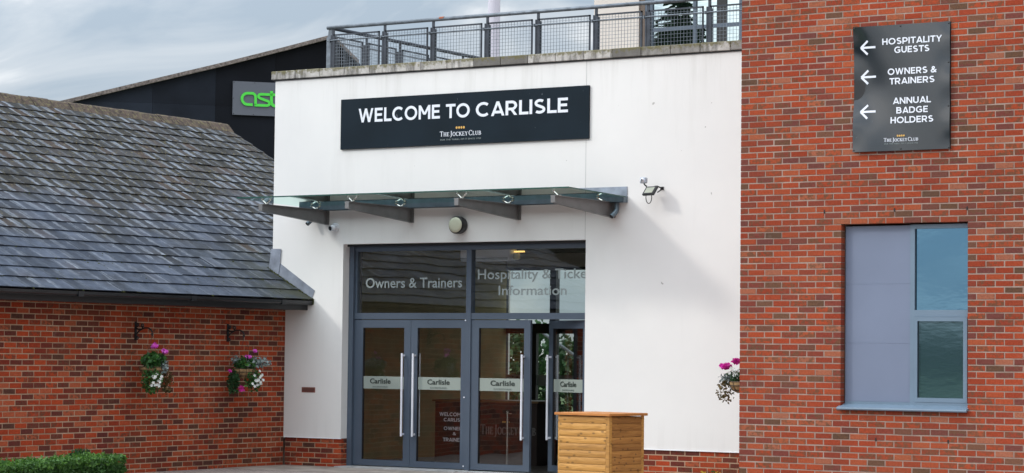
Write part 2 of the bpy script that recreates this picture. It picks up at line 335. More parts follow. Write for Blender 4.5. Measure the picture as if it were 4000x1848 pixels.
M['leaf_silver'] = leaf_mat('silver_foliage', [(0, (0.10, 0.14, 0.13)), (1, (0.42, 0.50, 0.50))])
M['leaf_brown'] = leaf_mat('withered_foliage', [(0, (0.05, 0.05, 0.02)), (1, (0.17, 0.11, 0.04))])
M['petal_pink'] = leaf_mat('magenta_petal', [(0, (0.55, 0.02, 0.25)), (1, (0.80, 0.06, 0.55))])
M['petal_pale'] = leaf_mat('bright_pink_petal', [(0, (0.75, 0.06, 0.55)), (1, (0.85, 0.22, 0.78))])
M['petal_white'] = leaf_mat('white_petal', [(0, (0.72, 0.75, 0.70)), (1, (0.85, 0.86, 0.84))])
M['petal_yellow'] = leaf_mat('yellow_petal', [(0, (0.55, 0.45, 0.04)), (1, (0.75, 0.62, 0.08))])
M['coir'] = simple('coir_liner', (0.30, 0.19, 0.09), 0.95, var=0.45, scale=22, bumps=0.6)
M['bark'] = simple('bark', (0.07, 0.05, 0.035), 0.95, var=0.4, scale=10)
# glass
def glass(name, tint, refl, rough=0.0, wob=0.0, wobs=2.0, gtint=(1, 1, 1), fres=0.35, ior=None):
    m_ = bpy.data.materials.new(name); m_.use_nodes = True; t = m_.node_tree; t.nodes.clear()
    o = N(t, 'ShaderNodeOutputMaterial'); tr = N(t, 'ShaderNodeBsdfTransparent'); tr.inputs[0].default_value = (*tint, 1)
    gl = N(t, 'ShaderNodeBsdfGlossy', Roughness=rough); gl.inputs[0].default_value = (*gtint, 1)
    lw = N(t, 'ShaderNodeLayerWeight', Blend=0.35) if ior is None else N(t, 'ShaderNodeFresnel', IOR=ior); ad = mathn(t, 'ADD', mathn(t, 'MULTIPLY', lw.outputs['Fresnel' if ior is None else 'Fac'], fres), refl)
    if wob:
        bm_ = N(t, 'ShaderNodeBump', Strength=1.0, Distance=wob); t.links.new(noise(t, wobs, 1, 0.4), bm_.inputs['Height']); t.links.new(bm_.outputs[0], gl.inputs['Normal'])
    ms = N(t, 'ShaderNodeMixShader'); t.links.new(ad, ms.inputs[0]); t.links.new(tr.outputs[0], ms.inputs[1]); t.links.new(gl.outputs[0], ms.inputs[2])
    t.links.new(ms.outputs[0], o.inputs[0])
    return m_
M['glass_door'] = glass('entrance_glass', (0.995, 1.0, 0.99), 0.06, 0.0, 0.004, 1.3, fres=0.15)
M['glass_canopy'] = glass('green_canopy_glass', (0.955, 0.985, 0.972), 0.0, 0.03, gtint=(0.82, 1.0, 0.94), fres=1.0, ior=1.22)
M['glass_back'] = glass('foyer_back_glass', (0.97, 1.0, 0.96), 0.0, fres=0.1)
M['glass_edge'] = simple('dark_green_glass_edge', (0.03, 0.09, 0.075), 0.2)
def mirror_glass(name, base, tint, fac, rough, wob, wobs):
    m_ = bpy.data.materials.new(name); m_.use_nodes = True; t = m_.node_tree; t.nodes.clear()
    o = N(t, 'ShaderNodeOutputMaterial'); d = N(t, 'ShaderNodeBsdfDiffuse'); d.inputs[0].default_value = (*base, 1)
    gl = N(t, 'ShaderNodeBsdfGlossy', Roughness=rough); gl.inputs[0].default_value = (*tint, 1)
    if wob:
        bm_ = N(t, 'ShaderNodeBump', Strength=1.0, Distance=wob); t.links.new(noise(t, wobs, 2, 0.5, stretch=(1, 1, 2.5)), bm_.inputs['Height']); t.links.new(bm_.outputs[0], gl.inputs['Normal'])
    ms = N(t, 'ShaderNodeMixShader', Fac=fac); t.links.new(d.outputs[0], ms.inputs[1]); t.links.new(gl.outputs[0], ms.inputs[2]); t.links.new(ms.outputs[0], o.inputs[0])
    return m_
M['glass_blue'] = mirror_glass('blue_tinted_window_glass', (0.02, 0.05, 0.07), (0.17, 0.33, 0.46), 0.85, 0.03, 0.00035, 4)
M['glass_blue_low'] = mirror_glass('dim_obscured_window_glass', (0.035, 0.075, 0.09), (0.26, 0.38, 0.44), 0.5, 0.07, 0.00025, 6)
M['glass_upper'] = mirror_glass('reflecting_pavilion_glass', (0.02, 0.03, 0.03), (0.6, 0.72, 0.75), 0.85, 0.0, 0.0012, 2.5)
m_ = bpy.data.materials.new('lit_warm_tube'); m_.use_nodes = True
b_ = m_.node_tree.nodes['Principled BSDF']; b_.inputs['Emission Color'].default_value = (1.0, 0.62, 0.16, 1); b_.inputs['Emission Strength'].default_value = 1.1
M['lamp_lit'] = m_
# ground
m_, t, b = mat('red_brown_block_paving')
bt = N(t, 'ShaderNodeTexBrick'); bt.inputs['Scale'].default_value = 5.0; bt.inputs['Color1'].default_value = (0.34, 0.285, 0.26, 1); bt.inputs['Color2'].default_value = (0.42, 0.35, 0.32, 1)
bt.inputs['Mortar'].default_value = (0.07, 0.06, 0.05, 1); bt.inputs['Mortar Size'].default_value = 0.02
t.links.new(N(t, 'ShaderNodeNewGeometry').outputs['Position'], bt.inputs['Vector'])
c = mix(t, 0.7, bt.outputs[0], ramp(t, noise(t, 1.2, 6), [(0.3, (0.7,)*3), (0.7, (1.25,)*3)]).outputs[0], 'MULTIPLY')
t.links.new(c, b.inputs['Base Color']); b.inputs['Roughness'].default_value = 0.85
M['paving'] = m_
M['grass'] = simple('rough_grass', (0.05, 0.085, 0.022), 0.95, var=0.4, scale=0.4)

# ---------------------------------------------------------------- builders
WLOC = {}
def link(o, parent=None):
    COL.objects.link(o)
    if parent is not None:
        o.parent = parent; WLOC[o.name] = WLOC[parent.name]
    return o
def thing(name, label, cat, loc=(0, 0, 0), group=None, kind=None):
    o = bpy.data.objects.new(name, None); COL.objects.link(o); o.location = loc; o.empty_display_size = 0.3
    WLOC[o.name] = Vector(loc); o['label'] = label; o['category'] = cat
    if group: o['group'] = group
    if kind: o['kind'] = kind
    return o
def tag(o, label=None, cat=None, group=None, kind=None):
    if label: o['label'] = label
    if cat: o['category'] = cat
    if group: o['group'] = group
    if kind: o['kind'] = kind
    return o

class MB:
    def __init__(s): s.v = []; s.f = []; s.tone = []; s.uv = []
    def face(s, idx, tone=(0.5, 0.5, 0.5), uv=None):
        s.f.append(tuple(idx)); s.tone.append(tone); s.uv.append(uv)
    def box(s, x0, x1, y0, y1, z0, z1, tone=(0.5, 0.5, 0.5), M_=None):
        b0 = len(s.v)
        P = [(x0, y0, z0), (x1, y0, z0), (x1, y1, z0), (x0, y1, z0), (x0, y0, z1), (x1, y0, z1), (x1, y1, z1), (x0, y1, z1)]
        if M_ is not None: P = [tuple(M_ @ Vector(p)) for p in P]
        s.v += P
        for q in ((0, 3, 2, 1), (4, 5, 6, 7), (0, 1, 5, 4), (1, 2, 6, 5), (2, 3, 7, 6), (3, 0, 4, 7)): s.face([b0+i for i in q], tone)
        return s
    def bbox(s, x0, x1, y0, y1, z0, z1, c=0.006, tone=(0.5, 0.5, 0.5), M_=None):
        """box with chamfered edges"""
        b0 = len(s.v); P = []
        for zz, cz in ((z0, 0), (z0+c, 1), (z1-c, 1), (z1, 0)):
            k = c if cz == 0 else 0
            P += [(x0+c, y0+k, zz), (x1-c, y0+k, zz), (x1-k, y0+c, zz), (x1-k, y1-c, zz), (x1-c, y1-k, zz), (x0+c, y1-k, zz), (x0+k, y1-c, zz), (x0+k, y0+c, zz)]
        if M_ is not None: P = [tuple(M_ @ Vector(p)) for p in P]
        s.v += P
        s.face([b0+i for i in range(7, -1, -1)], tone); s.face([b0+24+i for i in range(8)], tone)
        for r_ in range(3):
            for i in range(8): s.face([b0+r_*8+i, b0+r_*8+(i+1) % 8, b0+r_*8+8+(i+1) % 8, b0+r_*8+8+i], tone)
        return s
    def quad(s, a, b, c, d, tone=(0.5, 0.5, 0.5)):
        b0 = len(s.v); s.v += [tuple(a), tuple(b), tuple(c), tuple(d)]; s.face([b0, b0+1, b0+2, b0+3], tone, [(0, 0), (1, 0), (1, 1), (0, 1)]); return s
    def prism(s, pts, off, tone=(0.5, 0.5, 0.5)):
        """polygon (3D points) extruded by vector off"""
        b0 = len(s.v); n = len(pts); off = Vector(off)
        s.v += [tuple(p) for p in pts] + [tuple(Vector(p)+off) for p in pts]
        s.face([b0+i for i in range(n)], tone); s.face([b0+n+i for i in range(n-1, -1, -1)], tone)
        for i in range(n): s.face([b0+i, b0+n+i, b0+n+(i+1) % n, b0+(i+1) % n], tone)
        return s
    def tube(s, path, r, n=8, tone=(0.5, 0.5, 0.5), cap=True):
        P = [Vector(p) for p in path]; rs = r if isinstance(r, (list, tuple)) else [r]*len(P)
        b0 = len(s.v); prev = None
        for i, p in enumerate(P):
            d = (P[min(i+1, len(P)-1)] - P[max(i-1, 0)]).normalized()
            a = Vector((0, 0, 1)) if abs(d.z) < 0.9 else Vector((1, 0, 0))
            if prev is not None: a = prev
            u = d.cross(a).normalized(); w = u.cross(d).normalized(); prev = w
            for k in range(n):
                an = 2*math.pi*k/n; s.v.append(tuple(p + u*math.cos(an)*rs[i] + w*math.sin(an)*rs[i]))
        for i in range(len(P)-1):
            for k in range(n): s.face([b0+i*n+k, b0+i*n+(k+1) % n, b0+(i+1)*n+(k+1) % n, b0+(i+1)*n+k], tone)
        if cap:
            s.face([b0+k for k in range(n-1, -1, -1)], tone); s.face([b0+(len(P)-1)*n+k for k in range(n)], tone)
        return s
    def lathe(s, prof, o, axis, n=20, tone=(0.5, 0.5, 0.5)):
        """profile [(r, h)] turned round axis through o"""
        ax = Vector(axis).normalized(); a = Vector((0, 0, 1)) if abs(ax.z) < 0.9 else Vector((1, 0, 0)); u = ax.cross(a).normalized(); w = ax.cross(u)
        b0 = len(s.v)
        for r_, h in prof:
            for k in range(n):
                an = 2*math.pi*k/n; s.v.append(tuple(Vector(o) + ax*h + u*math.cos(an)*r_ + w*math.sin(an)*r_))
        for i in range(len(prof)-1):
            for k in range(n): s.face([b0+i*n+k, b0+i*n+(k+1) % n, b0+(i+1)*n+(k+1) % n, b0+(i+1)*n+k], tone)
        s.face([b0+k for k in range(n)], tone); s.face([b0+(len(prof)-1)*n+k for k in range(n-1, -1, -1)], tone)
        return s
    def mesh(s, name, mat_, org=Vector((0, 0, 0)), smooth=False):
        me = bpy.data.meshes.new(name)
        me.from_pydata([(x-org[0], y-org[1], z-org[2]) for x, y, z in s.v], [], s.f)
        ca = me.color_attributes.new('tone', 'FLOAT_COLOR', 'CORNER'); uvl = me.uv_layers.new(name='UVMap')
        cols = []; uvs = []
        for f, t_, u_ in zip(s.f, s.tone, s.uv):
            cols += [t_[0], t_[1], t_[2], 1.0]*len(f)
            if u_ is None: uvs += [0.5, 0.5]*len(f)
            else:
                for q in u_: uvs += [q[0], q[1]]
        ca.data.foreach_set('color', cols); uvl.data.foreach_set('uv', uvs)
        if smooth: me.polygons.foreach_set('use_smooth', [True]*len(me.polygons))
        me.materials.append(mat_); me.update()
        return me
    def build(s, name, mat_, parent=None, label=None, kind=None, smooth=False):
        org = WLOC[parent.name] if parent is not None else Vector((0, 0, 0))
        o = bpy.data.objects.new(name, s.mesh(name, mat_, org, smooth)); link(o, parent)
        if parent is None: WLOC[o.name] = Vector((0, 0, 0))
        if label: o['label'] = label
        if kind: o['kind'] = kind
        return o

# lettering: flat glyph outlines filled and fitted to the size they have on the thing
def letters(parent, name, text, x0, x1, z0, cap, pos, mat_, axis='x', bold=0.0, depth=0.003, label=None, mirror=False, sx=1.0):
    """pos = y of the face the letters stand on; axis 'x' = reads along +X on a face towards -Y"""
    cu = bpy.data.curves.new('glyphs', 'FONT'); cu.body = text; cu.size = 1.0; cu.offset = bold; cu.resolution_u = 3; cu.fill_mode = 'FRONT'; cu.space_character = sx
    to = bpy.data.objects.new('glyphs', cu); COL.objects.link(to)
    ch = bpy.data.curves.new('glyph_h', 'FONT'); ch.body = 'H'; ch.size = 1.0; ch.offset = bold; th = bpy.data.objects.new('glyph_h', ch); COL.objects.link(th)
    dg = bpy.context.evaluated_depsgraph_get()
    me = bpy.data.meshes.new_from_object(to.evaluated_get(dg)); mh = bpy.data.meshes.new_from_object(th.evaluated_get(dg))
    hz = max(v.co.y for v in mh.vertices); xs = [v.co.x for v in me.vertices]; a, b = min(xs), max(xs)
    for q in (to, th): bpy.data.objects.remove(q)
    mb = MB()
    org = WLOC[parent.name]
    kx = (x1-x0)/(b-a); kz = cap/hz
    vs = []
    for v in me.vertices:
        u = (v.co.x-a)*kx
        if mirror: u = (x1-x0)-u
        vs.append((x0+u, pos, z0+v.co.y*kz))
    n = len(vs)
    mb.v = vs + [(x, y+depth, z) for x, y, z in vs]
    from collections import Counter
    ec = Counter(); ed = {}
    for p in me.polygons:
        idx = list(p.vertices)
        if mirror: idx = idx[::-1]
        mb.face(idx)
        for i in range(len(idx)):
            k = (idx[i], idx[(i+1) % len(idx)]); ec[tuple(sorted(k))] += 1; ed[tuple(sorted(k))] = k
    for k, cnt in ec.items():
        if cnt == 1:
            i, j = ed[k]; mb.face([j, i, n+i, n+j])
    o = mb.build(name, mat_, parent)
    if label: o['label'] = label
    return o

# a plain serif alphabet made of thick and thin strokes
SER = {
 'T': (0.78, [((0.39, 0), (0.39, 1), .15), ((0.0, .97), (.78, .97), .07), ((.03, .80), (.03, 1), .06), ((.75, .80), (.75, 1), .06), ((.24, .02), (.54, .02), .05)]),
 'H': (0.86, [((.16, 0), (.16, 1), .15), ((.70, 0), (.70, 1), .15), ((.16, .52), (.70, .52), .07), ((0, .02), (.32, .02), .05), ((.54, .02), (.86, .02), .05), ((0, .98), (.32, .98), .05), ((.54, .98), (.86, .98), .05)]),
 'E': (0.70, [((.16, 0), (.16, 1), .15), ((0, .03), (.68, .03), .07), ((0, .97), (.64, .97), .07), ((.16, .52), (.50, .52), .07), ((.66, .0), (.66, .22), .06), ((.62, .80), (.62, 1), .06), ((.5, .42), (.5, .62), .05)]),
 'J': (0.46, [((.26, 1), (.26, .0), .15), ((.26, .05), (.20, -.14), .12), ((.20, -.14), (.04, -.24), .09), ((.10, .98), (.42, .98), .05)]),
 'L': (0.66, [((.16, 0), (.16, 1), .15), ((0, .03), (.64, .03), .07), ((0, .98), (.32, .98), .05), ((.62, 0), (.62, .24), .06)]),
 'K': (0.84, [((.16, 0), (.16, 1), .15), ((.16, .45), (.66, .98), .07), ((.34, .60), (.74, .02), .15), ((0, .02), (.32, .02), .05), ((0, .98), (.32, .98), .05), ((.58, .02), (.86, .02), .05), ((.5, .98), (.82, .98), .05)]),
 'Y': (0.80, [((.40, 0), (.40, .48), .15), ((.40, .46), (.12, 1), .15), ((.40, .46), (.68, 1), .07), ((.24, .02), (.56, .02), .05), ((0, .98), (.27, .98), .05), ((.55, .98), (.80, .98), .05)]),
 'U': (0.84, [((.16, 1), (.16, .28), .15), ((.16, .28), (.28, .05), .13), ((.28, .05), (.50, .02), .09), ((.50, .02), (.66, .14), .08), ((.66, .14), (.70, .32), .07), ((.70, .32), (.70, 1), .07), ((0, .98), (.32, .98), .05), ((.56, .98), (.84, .98), .05)]),
 'B': (0.74, [((.16, 0), (.16, 1), .15), ((0, .03), (.45, .03), .06), ((0, .97), (.42, .97), .06), ((.16, .53), (.46, .53), .06), ((.42, .97), (.60, .84), .10), ((.60, .86), (.60, .66), .13), ((.60, .68), (.44, .53), .09), ((.46, .53), (.68, .38), .10), ((.68, .40), (.68, .16), .14), ((.68, .18), (.45, .03), .10)]),
}
def arc_strokes(cx, cy, rx, ry, a0, a1, n, thick, thin):
    out = []
    for i in range(n):
        t0 = a0+(a1-a0)*i/n; t1 = a0+(a1-a0)*(i+1)/n; tm = (t0+t1)/2
        out.append(((cx+rx*math.cos(t0), cy+ry*math.sin(t0)), (cx+rx*math.cos(t1), cy+ry*math.sin(t1)), thin+(thick-thin)*abs(math.cos(tm))))
    return out
SER['O'] = (0.88, arc_strokes(.44, .5, .38, .49, 0, 2*math.pi, 16, .15, .06))
SER['C'] = (0.80, arc_strokes(.44, .5, .38, .49, R(38), R(322), 13, .15, .06) + [((.73, .76), (.73, 1.0), .05)])
def serif(parent, name, words, x0, x1, z0, cap, pos, mat_, depth=0.002):
    """words: list of words, first letter taller"""
    seg = []; x = 0
    for wd in words:
        for i, ch in enumerate(wd):
            k = 1.28 if i == 0 else 1.0
            w_, st_ = SER[ch]
            for (a, b, th) in st_: seg.append(((x+a[0]*k, a[1]*k), (x+b[0]*k, b[1]*k), th*(1.1 if i == 0 else 1)))
            x += w_*k + 0.14
        x += 0.18
    x -= 0.32
    kx = (x1-x0)/x; kz = cap
    mb = MB()
    for i_, (a, b, th) in enumerate(seg):
        ey = Vector((0, -0.00012*(i_ % 9), 0))
        A = Vector((x0+a[0]*kx, 0, z0+a[1]*kz)); B = Vector((x0+b[0]*kx, 0, z0+b[1]*kz)); d = (B-A)
        if d.length < 1e-6: continue
        d.normalize(); n_ = Vector((-d.z, 0, d.x))*th*kz*0.5*1.15
        e_ = d*0.01*kz
        mb.prism([q_+ey+Vector((0, pos, 0)) for q_ in (A-n_-e_, B-n_+e_, B+n_+e_, A+n_-e_)], (0, depth, 0))
    return mb.build(name, mat_, parent)
# a plain geometric sans alphabet of even strokes
TS_ = 0.185; h_ = TS_/2; lo_, hi2_ = h_, 1-h_
def ell(cx, cy, rx, ry, a0, a1, n=14): return [(cx+rx*math.cos(R(a0+(a1-a0)*i/n)), cy+ry*math.sin(R(a0+(a1-a0)*i/n))) for i in range(n+1)]
SANS = {
 'E': (.68, [[(h_, 0), (h_, 1)], [(TS_, lo_), (.68, lo_)], [(TS_, .51), (.62, .51)], [(TS_, hi2_), (.67, hi2_)]]),
 'L': (.64, [[(h_, 0), (h_, 1)], [(TS_, lo_), (.64, lo_)]]),
 'H': (.80, [[(h_, 0), (h_, 1)], [(.80-h_, 0), (.80-h_, 1)], [(TS_, .5), (.80-TS_, .5)]]),
 'I': (TS_, [[(h_, 0), (h_, 1)]]),
 'T': (.76, [[(0, hi2_), (.76, hi2_)], [(.38, 0), (.38, 1-TS_)]]),
 'A': (.94, [[(.095, 0), (.47, 1)], [(.845, 0), (.47, 1)], [(.24, .26), (.70, .26)]]),
 'W': (1.28, [[(.09, 1), (.36, 0)], [(.36, 0), (.64, 1)], [(.64, 1), (.92, 0)], [(.92, 0), (1.19, 1)]]),
 'M': (.98, [[(h_, 0), (h_, 1)], [(.98-h_, 0), (.98-h_, 1)], [(h_+.02, .95), (.49, .33)], [(.49, .33), (.96-h_, .95)]]),
 'N': (.86, [[(h_, 0), (h_, 1)], [(.86-h_, 0), (.86-h_, 1)], [(h_+.02, .95), (.84-h_, .05)]]),
 'O': (1.06, [ell(.53, .5, .53-h_, .51-h_, 0, 360, 28)]),
 'C': (.93, [ell(.53, .5, .53-h_, .51-h_, 47, 313, 20)]),
 'G': (.98, [ell(.53, .5, .53-h_, .51-h_, 47, 318, 20), [(.53, .46), (.93, .46)], [(.93-h_+.02, .46), (.93-h_+.02, .15)]]),
 'S': (.76, [ell(.39, .72, .27, .19, 40, 250, 12) + ell(.37, .285, .30, .193, 70, -140, 12)]),
 'R': (.80, [[(h_, 0), (h_, 1)], [(TS_, hi2_), (.42, hi2_)] + ell(.43, .665, .265, 1-h_-.665, 90, -90, 12)[1:] + [(TS_, .422)], [(.42, .40), (.70, 0)]]),
 'P': (.76, [[(h_, 0), (h_, 1)], [(TS_, hi2_), (.42, hi2_)] + ell(.42, .64, .27, 1-h_-.64, 90, -90, 12)[1:] + [(TS_, .373)]]),
 'B': (.80, [[(h_, 0), (h_, 1)], [(TS_, hi2_), (.42, hi2_)] + ell(.42, .715, .22, 1-h_-.715, 90, -90, 10)[1:] + [(TS_, .522)], [(.40, .522)] + ell(.45, .305, .255, .213, 90, -90, 10) + [(TS_, lo_)]]),
 'D': (.90, [[(h_, 0), (h_, 1)], [(TS_, hi2_), (.40, hi2_)] + ell(.41, .5, .40, .5-h_, 90, -90, 16)[1:] + [(TS_, lo_)]]),
 'U': (.82, [[(h_, 1), (h_, .42)] + ell(.41, .40, .41-h_, .40-h_+.005, 180, 360, 14)[1:] + [(.82-h_, 1)]]),
 'Y': (.86, [[(.09, 1), (.43, .44)], [(.77, 1), (.43, .44)], [(.43, .50), (.43, 0)]]),
 '&': (.92, [[(.84, .03), (.31, .60), (.25, .74), (.30, .87), (.43, .915), (.56, .85), (.57, .73), (.47, .60), (.22, .43), (.105, .27), (.17, .12), (.36, .075), (.56, .14), (.72, .30), (.82, .50)]]),
}
def caps(parent, name, text, x0, x1, z0, cap, pos, mat_, depth=0.002):
    x = 0; seg = []
    for ch in text:
        if ch == ' ': x += 0.34; continue
        w_, st_ = SANS[ch]
        for pl in st_: seg.append([(x+px, py) for px, py in pl])
        x += w_+0.13 if ch not in 'LAT' else w_+0.07
    x -= 0.13 if text[-1] not in 'LAT' else 0.07
    kx = (x1-x0)/x; mb = MB(); t_ = TS_*(0.86 if text.count('&') and len(text) == 1 else 1)
    for i_, pl in enumerate(seg):
        P_ = [Vector((p[0], 0, p[1])) for p in pl]; ey = -0.00015*(i_ % 7); A_ = []; B_ = []
        closed = (P_[0]-P_[-1]).length < 1e-4
        for i, p in enumerate(P_):
            if closed: a, b = P_[(i-1) % (len(P_)-1)], P_[(i+1) % (len(P_)-1)]
            else: a, b = P_[max(i-1, 0)], P_[min(i+1, len(P_)-1)]
            d = (b-a).normalized(); n_ = Vector((-d.z, 0, d.x))*t_*0.5
            if len(P_) == 2 and abs(d.z) > 0.3 and abs(d.x) > 0.05: n_ = Vector((-math.copysign(1, d.z)*t_*0.5/abs(d.z)*0.92, 0, 0))   # slanted strokes end level
            A_.append(p+n_); B_.append(p-n_)
        for i in range(len(P_)-1):
            mb.prism([Vector((x0+v.x*kx, pos+ey, z0+v.z*cap)) for v in (A_[i], B_[i], B_[i+1], A_[i+1])], (0, depth, 0))
    return mb.build(name, mat_, parent)
def diamonds(parent, xs, z, r, pos, name='emblem'):
    mb = MB()
    for x in xs: mb.prism([(x+r*0.85*math.cos(a), pos, z+r*math.sin(a)) for a in [k*math.pi/4 for k in range(8)]], (0, 0.002, 0))
    return mb.build(name, M['gold'], parent, label='row of four small gold dots')

# ---------------------------------------------------------------- brickwork
def brick_geo(mb, u0, L, z0, H, D, base, U, Nn, tone, r_):
    """one brick with chamfered worn arrises; base = world point at u=0 on the face plane"""
    c = 0.004; j = lambda s: (r_.random()-0.5)*s
    def P(u, n, z): return tuple(base + U*u + Nn*n + Vector((0, 0, z)))
    pr = 0.0
    b0 = len(mb.v)
    mb.v += [P(u0+c+j(.002), pr, z0+c+j(.002)), P(u0+L-c+j(.002), pr, z0+c+j(.002)), P(u0+L-c+j(.002), pr, z0+H-c+j(.002)), P(u0+c+j(.002), pr, z0+H-c+j(.002)),
             P(u0+j(.0015), .006, z0+j(.0015)), P(u0+L+j(.0015), .006, z0+j(.0015)), P(u0+L+j(.0015), .006, z0+H+j(.0015)), P(u0+j(.0015), .006, z0+H+j(.0015)),
             P(u0, D, z0), P(u0+L, D, z0), P(u0+L, D, z0+H), P(u0, D, z0+H)]
    k = L/0.215
    mb.face([b0, b0+1, b0+2, b0+3], tone, [(0, 0), (k, 0), (k, 1), (0, 1)])
    for a, b in ((0, 1), (1, 2), (2, 3), (3, 0)):
        ua = [(0, 0), (k, 0), (k, 1), (0, 1)]
        mb.face([b0+4+a, b0+4+b, b0+b, b0+a], tone, [ua[a], ua[b], ua[b], ua[a]])
        mb.face([b0+8+a, b0+8+b, b0+4+b, b0+4+a], tone, [ua[a], ua[b], ua[b], ua[a]])
def rand_tone(r_, L=1.0):
    return (r_.random()*(0.30 if L < 0.12 else 1.0), r_.random(), r_.random())
BVAR = {}
def brickwork(parent, base, U, Nn, u_end, zj, k0, k1, openings, matname, nparts, u_beg=0.0, seed=1, depth=0.10, phase=0, alt0=0):
    """lays the courses; the bricks that show largest become parts, the rest one part"""
    r_ = random.Random(seed)
    spec = []
    for k in range(k0, k1):
        z0 = zj + k*0.075 + 0.005
        odd = (k + phase) % 2
        u = 0.0 if not odd else -0.1125
        while u < u_end:
            a, b = max(u, u_beg), min(u+0.215, u_end); u += 0.225
            if b-a < 0.03: continue
            segs = [(a, b)]
            for (o0, o1, oz0, oz1) in openings:
                if z0 + 0.0325 > oz0 and z0 + 0.0325 < oz1:
                    ns = []
                    for (s0, s1) in segs:
                        if s1 <= o0 or s0 >= o1: ns.append((s0, s1)); continue
                        if s0 < o0: ns.append((s0, o0))
                        if s1 > o1: ns.append((o1, s1))
                    segs = ns
            for (s0, s1) in segs:
                if s1-s0 > 0.03: spec.append((s0, s1-s0, z0))
    seen = []
    for i, (u, L, z) in enumerate(spec):
        c_ = base + U*(u+L/2) + Vector((0, 0, z+0.03)); q = frame_pos(c_)
        if q and -30 < q[0] < 4030 and -15 < q[1] < 1863: seen.append((L/q[2]**2, i))
    seen.sort(reverse=True)
    pick = set(i for _, i in seen[:nparts])
    rest = MB(); ang = math.atan2(U.y, U.x); n_p = 0
    org = WLOC[parent.name]
    for i, (u, L, z) in enumerate(spec):
        if i in pick:
            key = (matname, round(L, 3), r_.randrange(28))
            if key not in BVAR:
                mb = MB(); brick_geo(mb, 0, L, 0, 0.065, depth, Vector((0, 0, 0)), Vector((1, 0, 0)), Vector((0, 1, 0)), rand_tone(r_, L), r_)
                BVAR[key] = mb.mesh('brick', M[matname])
            o = bpy.data.objects.new('brick', BVAR[key]); COL.objects.link(o); o.parent = parent
            o.location = base + U*u + Nn*(r_.random()*0.004-0.002) + Vector((0, 0, z+(r_.random()-.5)*0.0025)) - org
            o.rotation_euler = ((r_.random()-.5)*0.006, (r_.random()-.5)*0.008, ang + (r_.random()-.5)*0.008)
            n_p += 1
        else:
            brick_geo(rest, u, L, z+(r_.random()-.5)*0.0025, 0.065, depth, base + Nn*(r_.random()*0.004-0.002), U, Nn, rand_tone(r_, L), r_)
    if rest.f: rest.build('brick', M[matname], parent, kind='stuff', label='remaining bricks of the same wall')
    return n_p

def leaf_cloud(mb, pts, size, r_, tone_fn=None, flat=0.0):
    for p in pts:
        p = Vector(p); d = Vector((r_.gauss(0, 1), r_.gauss(0, 1), r_.gauss(0, 1)*(1-flat))).normalized()
        e_ = d.cross(Vector((r_.gauss(0, 1), r_.gauss(0, 1), r_.gauss(0, 1)))).normalized()
        s_ = size*(0.6+r_.random()*0.8)
        tn = tone_fn(p) if tone_fn else r_.random()
        mb.quad(p-d*s_*0.5, p+e_*s_*0.3, p+d*s_*0.5, p-e_*s_*0.3, (min(1, max(0, tn)), r_.random(), r_.random()))

# ================================================================ GROUND
YW = 2.469            # face of the white wall
XL = -8.839           # face of the left brick wall
ZM = 1.2435           # a bed joint of the left wall
ZH = 3.2658           # bed joint over the tower window
g = MB(); g.quad((-400, -400, -0.03), (400, -400, -0.03), (400, 400, -0.03), (-400, 400, -0.03)); tag(g.build('ground', M['grass']), kind='structure')
g = MB(); g.box(-30, 30, -40, 30, -0.028, -0.006); tag(g.build('pavement', M['paving']), kind='structure')
g = MB(); g.box(-8.83, 0.0, 1.05, YW+0.05, -0.02, 0.0); tag(g.build('concrete_path', M['concrete']), kind='structure')

# ================================================================ BRICK TOWER (right)
tower = thing('brick_tower', 'tall orange-red brick building at the right with one tall blue-framed window', 'building', (0, 0, 0))
W0, W1, WZ0, WZ1 = 1.34, 2.925, ZH-29*0.075, ZH
core = MB()
core.box(0.006, W0-0.006, 0.0035, 2.47, -0.03, 8.2)
core.box(W1+0.006, 9.0, 0.0035, 2.47, -0.03, 8.2)
core.box(W0-0.006, W1+0.006, 0.0035, 2.47, WZ1+0.006, 8.2)
core.box(W0-0.006, W1+0.006, 0.0035, 2.47, -0.03, WZ0-0.004)
core.box(W0-0.006, W1+0.006, 0.35, 2.47, WZ0-0.004, WZ1+0.006)
wall = core.build('wall', M['mortar'], tower)
k0t = -44
brickwork(wall, Vector((0, 0, ZH)) - Vector((0, 0, 0)), Vector((1, 0, 0)), Vector((0, 1, 0)), 6.3, 0.0, k0t, 62, [(W0, W1, -29*0.075, 0)], 'brick_red', 300, seed=3, phase=1, depth=0.1025)
# side return of the corner
sb = MB(); r_ = random.Random(5)
for k in range(k0t, 62):
    u = 0.1125 if k % 2 == 0 else 0.225
    while u < 2.45:
        L = min(0.215, 2.455-u)
        brick_geo(sb, -u-L, L, ZH+k*0.075+0.005, 0.065, 0.05, Vector((0, 0, 0)), Vector((0, -1, 0)), Vector((1, 0, 0)), rand_tone(r_), r_)
        u += 0.225
sb.build('brick', M['brick_red'], wall, kind='stuff', label='bricks of the narrow side face')
